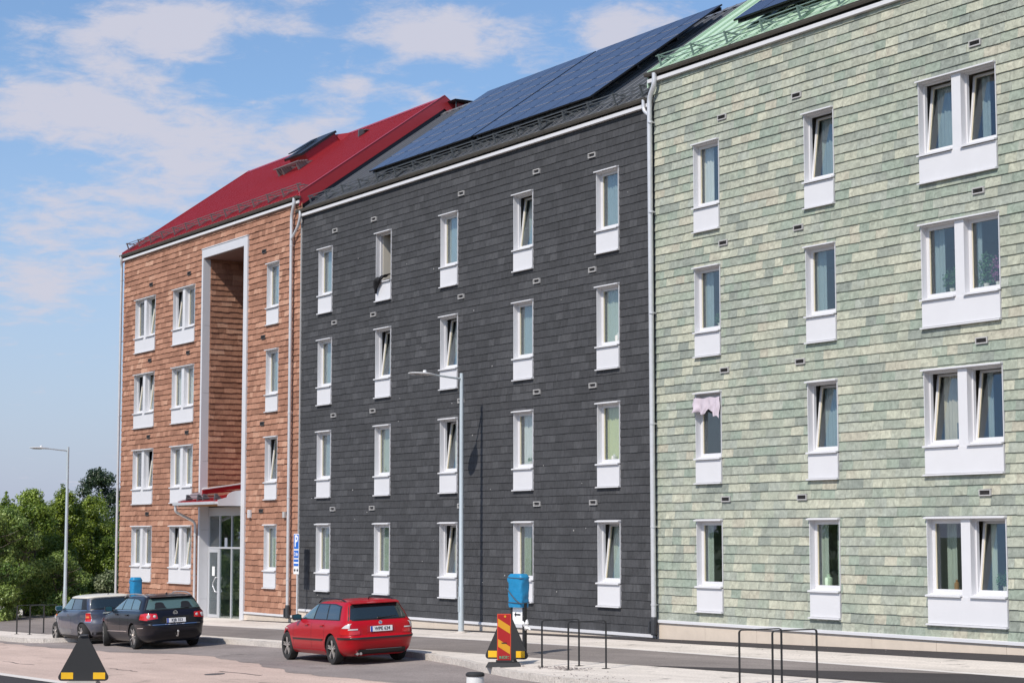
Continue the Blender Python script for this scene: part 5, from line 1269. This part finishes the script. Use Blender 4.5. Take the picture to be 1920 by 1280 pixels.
def barrier(x, y):
    t = thing('barrier_board', 'red and yellow striped barrier board on a black rubber foot', 'barrier', (x, y, zg(x, y)), math.atan2(.854, .52), local=True)
    w, z0, z1 = .135, .07, 1.035
    p = MB(); p.box(-w, w, 0, .03, z0, z1); b = p.build('panel', orange, t)
    q = MB(); q.box(-w + .016, w - .016, -.004, -.0005, z0 + .016, z1 - .016); fld = q.build('red_field', b_red, b)
    for zc in (.32, .72):   # slanted yellow bands falling to the right
        q = MB(); x0, x1 = -w + .016, w - .016; s = .15; hh = .15
        q.prism([(x0, -.0075, zc + s / 2), (x1, -.0075, zc - s / 2), (x1, -.0075, zc - s / 2 + hh), (x0, -.0075, zc + s / 2 + hh)], (0, .003, 0)); q.build('yellow_band', b_yel, b)
    q = MB(); q.lathe([(.022, -.012), (.022, -.004)], 12, axis='y', cen=(.02, 0, z1 - .05)); q.build('bolt', b_yel, b)
    q = MB(); q.box(-.05, .05, -.014, -.008, .455, .475); q.build('scratch_mark', C_ink, b)
    gs = mat('faded_green_print', (.10, .32, .18), .6)
    # worn, no longer legible print at the foot of the board
    q = MB()
    for x0, x1, z0, z1 in ((-.098, -.050, .165, .178), (-.092, -.056, .184, .208), (-.040, -.024, .160, .212), (-.012, -.002, .166, .208), (-.012, .030, .204, .213), (.022, .032, .166, .203), (-.012, .030, .158, .1655), (.045, .062, .162, .213), (.072, .104, .200, .209), (.078, .098, .164, .174)): q.box(x0, x1, -.0100, -.0078, z0, z1)
    o_ = q.build('worn_print', gs, b); o_['kind'] = 'stuff'
    f = MB()
    f.hexa([(-.36, -.20, 0), (.34, -.20, 0), (.34, .22, 0), (-.36, .22, 0), (-.31, -.15, .085), (.29, -.15, .085), (.29, .17, .085), (-.31, .17, .085)]); f.box(-.16, .16, -.08, .10, .086, .13)
    f.build('foot', rub, t)
barrier(-34.05, -6.62)

# ------------------------------------------------------------------ wrapped roadside units
tarp = mat('blue_tarpaulin', (.012, .21, .42), .42, spec=.5, var=.12, vscale=6, bump=.6, bscale=9)
rope = mat('grey_rope', (.06, .08, .10), .8); strip_w = mat('white_plastic', (.78, .77, .76), .6)
post_m = mat('black_post', (.014, .014, .015), .5)
def wrapped_unit(x, y, ang, label, post_z, box_h, w, d, arrow=True, sd_=1):
    t = thing('wrapped_signal', label, 'wrapped signal', (x, y, zg(x, y)), ang, 'units wrapped in blue tarpaulin', local=True)
    for sx in (-1, 1):
        p = MB(); p.box(sx * (w / 2 - .035) - .035, sx * (w / 2 - .035) + .035, -.035, .035, -.05, post_z + .1); p.build('post', post_m, t)
    if arrow:
        q = MB(); q.box(-w / 2 + .0705, w / 2 - .0705, -.030, -.022, post_z - .36, post_z + .05); a = q.build('arrow_plate', sign_white, t)
        q = MB(); z = post_z - .155; q.prism([(-.105, -.034, z), (-.04, -.034, z + .07), (-.055, -.034, z + .018), (.10, -.034, z + .018), (.10, -.034, z - .018), (-.055, -.034, z - .018), (-.04, -.034, z - .07)], (0, .003, 0)); q.build('arrow', C_ink, a)
    rr = random.Random(sd_); mb = MB(); n = 28; lv = 18
    for j in range(lv + 1):
        f = j / lv; z = post_z + box_h * f
        sw = 1.0
        if f > .93: sw = 1 - (f - .93) * 3.2
        if .84 < f < .92: sw = 1.04
        if f < .12: sw = .93 + .3 * f
        if .12 < f < .30: sw = .97
        for i in range(n):
            a = 2 * math.pi * i / n; e = 5.0; ca, sa = math.cos(a), math.sin(a)
            px = math.copysign(abs(ca) ** (2 / e), ca) * w / 2 * sw; py = math.copysign(abs(sa) ** (2 / e), sa) * d / 2 * sw
            wr_ = 1 + .018 * math.sin(9 * f + 3 * a) + .014 * math.sin(5 * a - 14 * f + 1) + rr.uniform(-.008, .008) + (.022 * math.sin(13 * a) if f < .25 else 0)
            if abs(f - .80) < .06 and ca < -.6: wr_ += .10      # a bulge in the cover
            mb.v.append((px * wr_, py * wr_, z + (.02 * math.sin(3 * a) if 0 < j < 3 else 0)))
    for j in range(lv):
        for i in range(n): mb.face((j * n + i, j * n + (i + 1) % n, (j + 1) * n + (i + 1) % n, (j + 1) * n + i))
    mb.face(tuple(range(n - 1, -1, -1))); mb.face(tuple(lv * n + i for i in range(n)))
    mb.build('cover', tarp, t, smooth=50)
    q = MB(); rp = []
    for f, s in ((.58, -.5), (.40, -.2), (.22, .15), (.12, .5)): rp.append((w * s * 1.03, -d / 2 * 1.06, post_z + box_h * f))
    q.tube(smooth_path(rp, 3), .012, 6)
    for f in (.88, .14):
        lp = [(math.copysign(abs(math.cos(a)) ** .4, math.cos(a)) * w / 2 * 1.035, math.copysign(abs(math.sin(a)) ** .4, math.sin(a)) * d / 2 * 1.06, post_z + box_h * f + .01 * math.sin(2 * a)) for a in [2 * math.pi * i / 24 for i in range(25)]]
        q.tube(lp, .008, 5)
    q.build('cord', rope, t)
    return t
wrapped_unit(-36.60, -4.72, R(8), 'signal wrapped in bright blue tarpaulin on two black posts with a white arrow plate', 1.02, .71, .47, .27)
wrapped_unit(-63.05, -3.35, R(0), 'unit wrapped in blue tarpaulin behind the parked cars before the shingled facade', .72, .86, .38, .34, arrow=False, sd_=4)
pw = MB(); rr = random.Random(9)
for i in range(9):
    a = rr.uniform(0, 6.28); p0 = Vector((rr.uniform(-.03, .03), rr.uniform(-.03, .03), rr.uniform(-.06, .06))); p1 = p0 + Vector((math.cos(a) * .06, rr.uniform(-.04, .04), math.sin(a) * .07)); p2 = p1 + Vector((rr.uniform(-.06, .06), rr.uniform(-.03, .03), rr.uniform(-.06, .05)))
    pw.tube([p0, p1, p2], [.03, .024, .01], 6)
px_, py_ = -36.60 + .20 * math.cos(R(8)), -4.72 + .20 * math.sin(R(8))
tag(pw.build('plastic_wrap', strip_w, smooth=60), 'crumpled white plastic tied round the black post below the blue wrap', 'plastic wrap')
o = bpy.data.objects['plastic_wrap']; o.location = (px_ + .12, py_ - .02, zg(px_, py_) + .62)

# ------------------------------------------------------------------ bollard
bx_, by_ = -29.9, -9.70
bo = thing('bollard', 'pale grey bollard with a dark cap at the bottom edge', 'bollard', (bx_, by_, zg(bx_, by_) - KERB), local=True)
bz = -2.335 - (zg(bx_, by_) - KERB)
q = MB(); q.lathe([(.150, -.05), (.150, bz - .085), (.140, bz - .07)], 28); q.build('post', mat('bollard_grey', (.55, .55, .54), .6, var=.08), bo, smooth=40)
q = MB(); q.lathe([(.160, bz - .069), (.165, bz - .05), (.160, bz - .025), (.135, bz - .004), (.001, bz)], 28); q.build('cap', rub, bo, smooth=35)

# ------------------------------------------------------------------ cloths and things at the windows
def cloth_over(name, label, m, fn, nu, nv, org):
    mb = MB(); W_ = nu + 1
    for side in (0, 1):
        for j in range(nv + 1):
            for i in range(nu + 1):
                p = Vector(fn(i / nu, j / nv)); mb.v.append(tuple(p + Vector((0, .006 * side, -.002 * side))))
    K = W_ * (nv + 1)
    for j in range(nv):
        for i in range(nu):
            q = (j * W_ + i, j * W_ + i + 1, (j + 1) * W_ + i + 1, (j + 1) * W_ + i); mb.face(q); mb.face(tuple(K + v for v in reversed(q)))
    ring = [i for i in range(W_)] + [j * W_ + nu for j in range(1, nv + 1)] + [nv * W_ + i for i in range(nu - 1, -1, -1)] + [j * W_ for j in range(nv - 1, 0, -1)]
    for a, b in zip(ring, ring[1:] + ring[:1]): mb.face((a, b, K + b, K + a))
    return tag(mb.build(name, m, org=org, smooth=50), label, name)
lil = mat('lilac_cloth', (.52, .45, .50), .9, var=.05)
gx, gz = -36.53, 3.19
def lil_fn(u, v):
    x = gx - .05 + u * 1.0 + .015 * math.sin(v * 9 + u * 4)
    f = abs(math.sin(u * 10.5 + .4)) * .05 + .02 * math.sin(u * 27 + v * 5) * v + (.07 * (1 - abs(u - .10) / .14) if abs(u - .10) < .14 else 0) + (.06 * (1 - abs(u - .88) / .12) if abs(u - .88) < .12 else 0)
    hang = .27 + .10 * u + .05 * math.sin(u * 6.2) + (.12 if u > .8 else 0) + .03 * math.sin(u * 19)
    return (x, -.050 - f * (.35 + .65 * v), gz - .10 - v * hang + .012 * math.sin(u * 13))
cloth_over('cloth', 'lilac grey cloth hung over the top of a window in the green facade', lil, lil_fn, 44, 14, (gx, 0, gz))
blk_c = mat('black_cloth', (.006, .006, .008), .85)
kx_, kz_ = -52.38, 8.93 - 1.45
def blk_fn(u, v):
    # a bundle lying over the sill and hanging down in front of the apron
    s_ = v * 1.15; wob = .018 * math.sin(11 * u + 3 * v) + .012 * math.sin(23 * u - 4 * v)
    x = kx_ + .06 + u * (.82 - .62 * v) + .02 * math.sin(7 * v)
    if s_ < .5: y = .10 - s_ * .46; z = kz_ + .075 + .05 * abs(math.sin(u * 7)) + (.10 * u) * (1 - s_)
    else: y = -.135 - .035 * abs(math.sin(u * 9 + 2)) * (1 - v * .5) + wob; z = kz_ + .05 - (s_ - .5) * (.62 - .55 * abs(u - .55)) + .02 * math.sin(u * 9)
    return (x, y + wob * .5, z)
cloth_over('cloth', 'black cloth draped over the sill of the open top floor window', blk_c, blk_fn, 22, 18, (kx_, 0, kz_))
iw = MB(); iw.box(kx_ + .052, kx_ + .075, .168, .62, kz_ + .03, 8.93 - .02); iw.build('inner_reveal', M['wall_in'], blk, org=(kx_, .2, kz_))

leaf_in = mat('house_plant_leaf', (.06, .16, .05), .6); leaf_p = mat('purple_leaf', (.28, .08, .22), .6); potm = mat('white_pot', (.62, .60, .56), .5)
def house_plant(x, z, w, h, m, label, seed, y=.235):
    rr = random.Random(seed); t = thing('potted_plant', label, 'potted plant', (x, y, z), group='potted plants on the window sills', local=True)
    p = MB(); p.lathe([(.05, 0), (.065, .11), (.058, .112), (.04, .10)], 12); p.build('pot', potm, t)
    mb = MB()
    for i in range(int(150 * w * h / .2) + 40):
        a = rr.uniform(0, 6.28); r = rr.random() ** .5; c = Vector((math.cos(a) * r * w / 2, math.sin(a) * r * .055, .10 + rr.random() ** .8 * (h - .1) * (1 - .45 * r)))
        d = Vector((rr.gauss(0, 1), rr.gauss(0, .6), rr.gauss(.3, .7))).normalized(); s = Vector((rr.gauss(0, 1), rr.gauss(0, 1), rr.gauss(0, 1))).cross(d).normalized(); l = rr.uniform(.03, .06)
        mb.poly([c - s * l * .35, c + d * l * .5 - s * l * .1, c + d * l, c + s * l * .35])
    mb.build('leaves', m, t, fix=False)
g3 = -29.05
zs = lambda f: WIN_TOPS[f] - WSILL + .065
house_plant(g3 + .58, zs(1), .55, .62, leaf_in, 'leafy green plant in the left pane of the wide second floor window', 1)
house_plant(g3 + 1.50, zs(1), .5, .85, leaf_in, 'tall green plant in the right pane of the wide second floor window', 2)
house_plant(g3 + 1.82, zs(1), .42, .72, leaf_p, 'plant with purple flowers in the wide second floor window', 3)
house_plant(-36.53 + .62, zs(1), .42, .45, leaf_in, 'bushy plant on the sill of the second floor window left in the green facade', 4)
house_plant(g3 + 1.72, zs(3), .5, .45, leaf_in, 'dark green plant in the right pane of the wide ground floor window', 5, .33)
house_plant(-44.50 + .45, zs(2), .3, .22, leaf_in, 'small green plant on a first floor sill of the dark facade', 6)
house_plant(-48.44 + .6, zs(1), .3, .3, leaf_in, 'green plant on a second floor sill of the dark facade', 8, .33)
house_plant(-48.44 + .55, zs(3), .4, .62, mat('dry_grass', (.42, .36, .18), .8), 'dried grass in the ground floor window behind the street lamp', 7, .33)
def jar(x, z, r, h, m, label, y=.235):
    q = MB(); q.lathe([(r * .9, 0), (r, h * .5), (r * .95, h * .7), (r * .45, h * .8), (r * .4, h)], 14); o = tag(q.build('vase', m, smooth=40), label, 'vase', 'vases on the window sills'); o.location = (x, y, z); return o
jar(-32.58 + .32, zs(3), .085, .26, mat('pale_green_glass', (.50, .62, .46), .3), 'pale green vase in the middle ground floor window of the green facade', .20)
jar(g3 + .82, zs(3), .06, .20, mat('red_glass', (.55, .03, .02), .3), 'small red vase in the wide ground floor window', .20)
jar(g3 + .55, zs(3), .05, .22, mat('brown_glass', (.30, .16, .06), .3), 'small brown vase in the wide ground floor window', .20)
jar(-40.56 + .40, zs(2), .08, .16, potm, 'white vase on a first floor sill by the yellow green curtain', .20)
jar(-40.56 + .60, zs(1), .09, .24, potm, 'white vase on a second floor sill at the right of the dark facade', .20)
q = MB(); q.box(0, .22, 0, .05, 0, .30); ob = tag(q.build('cardboard_box', mat('cardboard', (.45, .30, .15), .9)), 'small brown box on a first floor sill of the dark facade', 'box'); ob.location = (-44.50 + .66, .215, zs(2))
q = MB(); q.box(0, .24, 0, .04, 0, .36); ob = tag(q.build('picture_frame', mat('dark_card', (.03, .06, .08), .6)), 'dark framed card in the left pane of the wide first floor window', 'frame'); ob.location = (g3 + .62, .235, zs(2))

# ------------------------------------------------------------------ trees
def leaf_mat(name, c0, c1, trans=.35):
    m = bpy.data.materials.new(name); m.use_nodes = True; n = m.node_tree.nodes; l = m.node_tree.links; b = n['Principled BSDF']; o = n['Material Output']
    at = n.new('ShaderNodeAttribute'); at.attribute_name = 'tint'; mx = n.new('ShaderNodeMix'); mx.data_type = 'RGBA'; l.new(at.outputs['Fac'], mx.inputs['Factor']); mx.inputs['A'].default_value = (*c0, 1); mx.inputs['B'].default_value = (*c1, 1)
    l.new(mx.outputs['Result'], b.inputs['Base Color']); b.inputs['Roughness'].default_value = .42; b.inputs['Specular IOR Level'].default_value = .6
    tr = n.new('ShaderNodeBsdfTranslucent'); l.new(mx.outputs['Result'], tr.inputs[0]); ms = n.new('ShaderNodeMixShader'); ms.inputs[0].default_value = trans; l.new(b.outputs[0], ms.inputs[1]); l.new(tr.outputs[0], ms.inputs[2]); l.new(ms.outputs[0], o.inputs[0])
    return m
bark = mat('bark', (.10, .08, .06), .95, var=.2, vscale=12, bump=.4)
LM = {'a': leaf_mat('birch_leaf', (.06, .12, .010), (.32, .42, .06)), 'b': leaf_mat('whitebeam_leaf', (.05, .12, .012), (.40, .50, .13)), 'c': leaf_mat('aspen_leaf', (.08, .13, .010), (.30, .38, .04)), 'p': leaf_mat('pine_needle', (.014, .035, .012), (.045, .075, .022), .1), 'w': leaf_mat('pale_shrub_leaf', (.06, .11, .03), (.34, .38, .22))}
def tree(name, label, cat, x, y, h, rad, nleaf, lm, seed, ls=.12, base=.05, spires=6, shape=1.0, group='trees and bushes left of the buildings'):
    rr = random.Random(seed); z = zg(x, y) - .14; t = thing(name, label, cat, (x, y, z), group=group, local=True)
    tk = MB(); tips = []
    nst = 1 if shape > 1.5 else 4
    for s in range(nst):
        a = rr.uniform(0, 6.28); lean = rr.uniform(.02, .22) * rad if nst > 1 else .05
        pts = [Vector((math.cos(a) * .08 * s, math.sin(a) * .08 * s, 0))]
        for k in range(1, 6): pts.append(Vector((math.cos(a) * lean * k * .5 + rr.uniform(-.06, .06), math.sin(a) * lean * k * .5 + rr.uniform(-.06, .06), h * .72 * k / 5)))
        r0 = .05 * h / 5 + .02; tk.tube(pts, [r0 * (1 - k * .17) for k in range(6)], 8)
        for k in range(2, 6):
            for _ in range(3):
                a2 = rr.uniform(0, 6.28); p = pts[k - 1].lerp(pts[k], rr.random()); e = p + Vector((math.cos(a2), math.sin(a2), .35)) * rad * rr.uniform(.2, .5); tk.tube([p, p.lerp(e, .5) + Vector((0, 0, -.05)), e], [r0 * .35, r0 * .22, .008], 5); tips.append(e)
    tk.build('trunk', bark, t, smooth=50)
    # leaf clumps: a main envelope broken up into tufts, with a few shoots standing out above
    tufts = []
    for i in range(int(34 + rad * 12)):
        f = rr.random(); zz_ = base * h + (h * .93 - base * h) * f
        env = rad * (1 - max(0, (f - .35) / .65) ** 1.6 * .85) * (.75 + .25 * min(1, f * 4)) if shape <= 1.5 else rad * ((1 - f) ** .8 * .9 + .12) * (0 if f < .25 else 1)
        a = rr.uniform(0, 6.28); r = env * (rr.random() ** .45)
        tufts.append((Vector((math.cos(a) * r, math.sin(a) * r, zz_)), rr.uniform(.28, .55) * (rad / 1.6) ** .5, rr.random()))
    for i in range(spires):
        a = rr.uniform(0, 6.28); r = rad * rr.random() * .75; top = h * rr.uniform(.86, 1.05) * (1 - .25 * (r / rad) ** 2)
        for k in range(5): tufts.append((Vector((math.cos(a) * r, math.sin(a) * r, top - k * .17)), .09 + .05 * k, rr.random()))
    vol = [q[1] ** 2 for q in tufts]; tot = sum(vol); lf = MB()
    for (c, r, tn), v in zip(tufts, vol):
        for i in range(max(10, int(nleaf * v / tot))):
            d = Vector((rr.gauss(0, 1), rr.gauss(0, 1), rr.gauss(0, 1))).normalized() * r * rr.random() ** .45; p = c + Vector((d.x, d.y, d.z * .8))
            if p.z < .03: continue
            nrm = (d.normalized() + Vector((rr.gauss(0, .6), rr.gauss(0, .6), rr.gauss(.5, .6)))).normalized(); u = nrm.cross(Vector((rr.gauss(0, 1), rr.gauss(0, 1), rr.gauss(0, 1)))).normalized(); w = nrm.cross(u); l = ls * rr.uniform(.6, 1.25)
            lf.tint = min(1, max(0, tn * .6 + rr.random() * .5 - .05))
            lf.poly([p - u * l * .55, p - w * l * .30 + u * l * .05, p + u * l * .6 + nrm * l * .12, p + w * l * .30 + u * l * .05])
    lf.build('crown', LM[lm], t, fix=False)
    return t
# (x, y, height, radius)
tree('bush', 'broad leafy bush with pale leaves at the very left edge', 'bush', -75.2, -5.0, 4.6, 1.6, 18850, 'b', 1, .100)
tree('bush', 'dense green bush behind the leftmost bike hoops', 'bush', -75.8, -3.7, 4.5, 1.5, 18850, 'b', 2, .100)
tree('tree', 'tallest bright green young tree just left of the far street lamp', 'tree', -77.9, -2.3, 5.5, 1.45, 20300, 'a', 3, .100, spires=10)
tree('tree', 'green young tree with upright shoots right of the far street lamp', 'tree', -79.9, -.2, 5.3, 1.45, 18850, 'c', 4, .100, spires=10)
tree('tree', 'olive green young tree close to the shingled building corner', 'tree', -81.0, 1.3, 5.0, 1.4, 17400, 'c', 5, .100, spires=8)
tree('bush', 'small pale flowering bush at the foot of the corner downpipe', 'bush', -77.5, 1.0, 1.8, .8, 7250, 'w', 6, .100, spires=2)
tree('tree', 'dark green pine standing far behind at the building corner', 'tree', -111.5, 12.6, 7.6, 2.6, 26000, 'p', 7, .13, shape=1.2, spires=3)
tree('tree', 'dull olive tree in the gap between the pine and the young trees', 'tree', -99, 10.4, 6.2, 2.4, 15950, 'c', 8, .100, spires=4)
tree('tree', 'shaded green tree in the second row behind the leftmost bushes', 'tree', -86, -3.4, 4.9, 2.2, 14500, 'a', 9, .100)
tree('tree', 'shaded green tree in the second row behind the tallest young tree', 'tree', -89, 1.2, 5.2, 2.2, 14500, 'a', 10, .100)
tree('tree', 'shaded olive tree in the second row behind the upright shoots', 'tree', -91, 5.0, 5.4, 2.3, 14500, 'c', 11, .100)
tree('bush', 'low dark green bush in front of the tallest young tree', 'bush', -76.6, -1.3, 2.6, 1.4, 13050, 'b', 12, .100, spires=2)
tree('bush', 'green bush filling the gap behind the small blue car', 'bush', -79.0, -1.0, 3.4, 1.6, 13050, 'a', 13, .100, spires=2)
tree('bush', 'low green bush between the far lamp and the building corner', 'bush', -80.0, 1.6, 3.2, 1.4, 11600, 'a', 14, .100, spires=2)
# trees over the road, seen only as reflections in the panes
src = tree('tree', 'broad green tree across the road facing the buildings', 'tree', -84, -47, 8.5, 3.6, 6000, 'a', 20, .34, spires=3, group='trees across the road')
for i, (x, y, s) in enumerate([(-96, -49, 1.1), (-109, -46, .95), (-121, -50, 1.15), (-134, -47, 1.0), (-73, -50, .9), (-148, -52, 1.2)]):
    c = copy_tree(src); c.location = (x, y, zg(x, y) - .14); c.rotation_euler = (0, 0, i * 1.3); c.scale = (s, s, s)

# ------------------------------------------------------------------ small litter and marks
rr = random.Random(12)
gv = MB()
def pebble(x, y, z, r):
    p = [Vector((math.cos(a) * r * rr.uniform(.7, 1.2), math.sin(a) * r * rr.uniform(.7, 1.2), 0)) for a in (0, 1.26, 2.5, 3.8, 5.0)]; b = len(gv.v)
    gv.v += [(x + q.x, y + q.y, z) for q in p] + [(x + rr.uniform(-.3, .3) * r, y, z + r * .7)]
    for i in range(5): gv.face((b + i, b + (i + 1) % 5, b + 5))
for cx_, cy_, sp, n, rmax in ((-32.4, -6.3, .45, 130, .035), (-25.8, -6.6, .5, 90, .03), (-30.2, -7.2, .7, 60, .02), (-34.5, -3.9, 1.4, 70, .015), (-42, -9.2, 4.0, 60, .012), (-36.5, -8.8, 2.5, 50, .012), (-33.5, -1.8, 3.5, 90, .015), (-52, -9.2, 5.0, 40, .012)):
    for _ in range(n):
        x, y = cx_ + rr.gauss(0, sp), cy_ + rr.gauss(0, sp * .35)
        road_ = y < -7.75 or (-56 < x < -40 and y < -5.5)
        if -8.6 < y < -5.2 and (x < -34.5) : continue
        pebble(x, y, zg(x, y) + (-KERB + .001 if road_ else .009), rr.uniform(.006, rmax))
o = gv.build('gravel', G_bay, fix=False); o['kind'] = 'stuff'
sp_ = MB()
for _ in range(36):
    x, z = rr.uniform(-57, -38.6), rr.choice([rr.uniform(-2, 9.5), rr.uniform(-2, 4)]); r = rr.uniform(.008, .020)
    if any(h[0] - .05 < x < h[1] + .05 and h[2] - .05 < z < h[3] + .05 for h in holes['black']): continue
    sp_.hexa([(x - r * .6, -.034, z - r), (x + r * .6, -.034, z - r), (x + r * .6, -.010, z - r), (x - r * .6, -.010, z - r), (x - r * .4, -.031, z + r), (x + r * .4, -.031, z + r), (x + r * .4, -.01, z + r), (x - r * .4, -.01, z + r)])
o = sp_.build('mortar_speck', M['vent_grey'], blk, org=ORG[blk]); o['kind'] = 'stuff'

# worn marks and covers on the road
def manhole(x, y, label):
    t = thing('manhole_cover', label, 'manhole cover', (x, y, zg(x, y) - KERB), 0, local=True)
    up_ = Vector((-SX, -SY, 1)).normalized(); t.rotation_euler = up_.to_track_quat('Z', 'Y').to_euler()
    q = MB(); q.lathe([(.33, -.02), (.33, .004), (.29, .004), (.29, -.02)], 28, ring=True); q.build('ring', M['iron'], t)
    q = MB(); q.lathe([(.285, -.02), (.285, .003), (.001, .003)], 28)
    for i in range(-3, 4): q.box(-.2, .2, i * .06 - .012, i * .06 + .012, .0032, .008)
    t.scale = (.66, .66, 1); q.build('lid', mat('worn_iron', (.12, .11, .105), .6), t)
manhole(-40.1, -10.2, 'round iron manhole cover in the reddish road before the red car')
tar = ground_mat('tar_seam', (.10, .085, .08), .2, 2, .2, 20)
def streak(pts, w, dz=-.1215):
    poly = [(x + rr.uniform(-.02, .02), y + w * rr.uniform(.5, 1.1)) for x, y in pts] + [(x, y - w * rr.uniform(.5, 1.1)) for x, y in reversed(pts)]
    sheet('tar_mark', poly, tar, dz)
streak([(-40.9 + i * .25, -9.75 - .02 * math.sin(i)) for i in range(10)], .035, -.1215)
streak([(-36.9 + i * .22, -10.6 + .03 * i) for i in range(9)], .03)
streak([(-44.6 + i * .3, -10.9 + .04 * math.sin(i * 2)) for i in range(7)], .03)
streak([(-50.5 + i * .3, -11.6 + .05 * math.sin(i)) for i in range(9)], .025)
streak([(-34.2 + i * .25, -11.4 + .02 * i) for i in range(6)], .03)
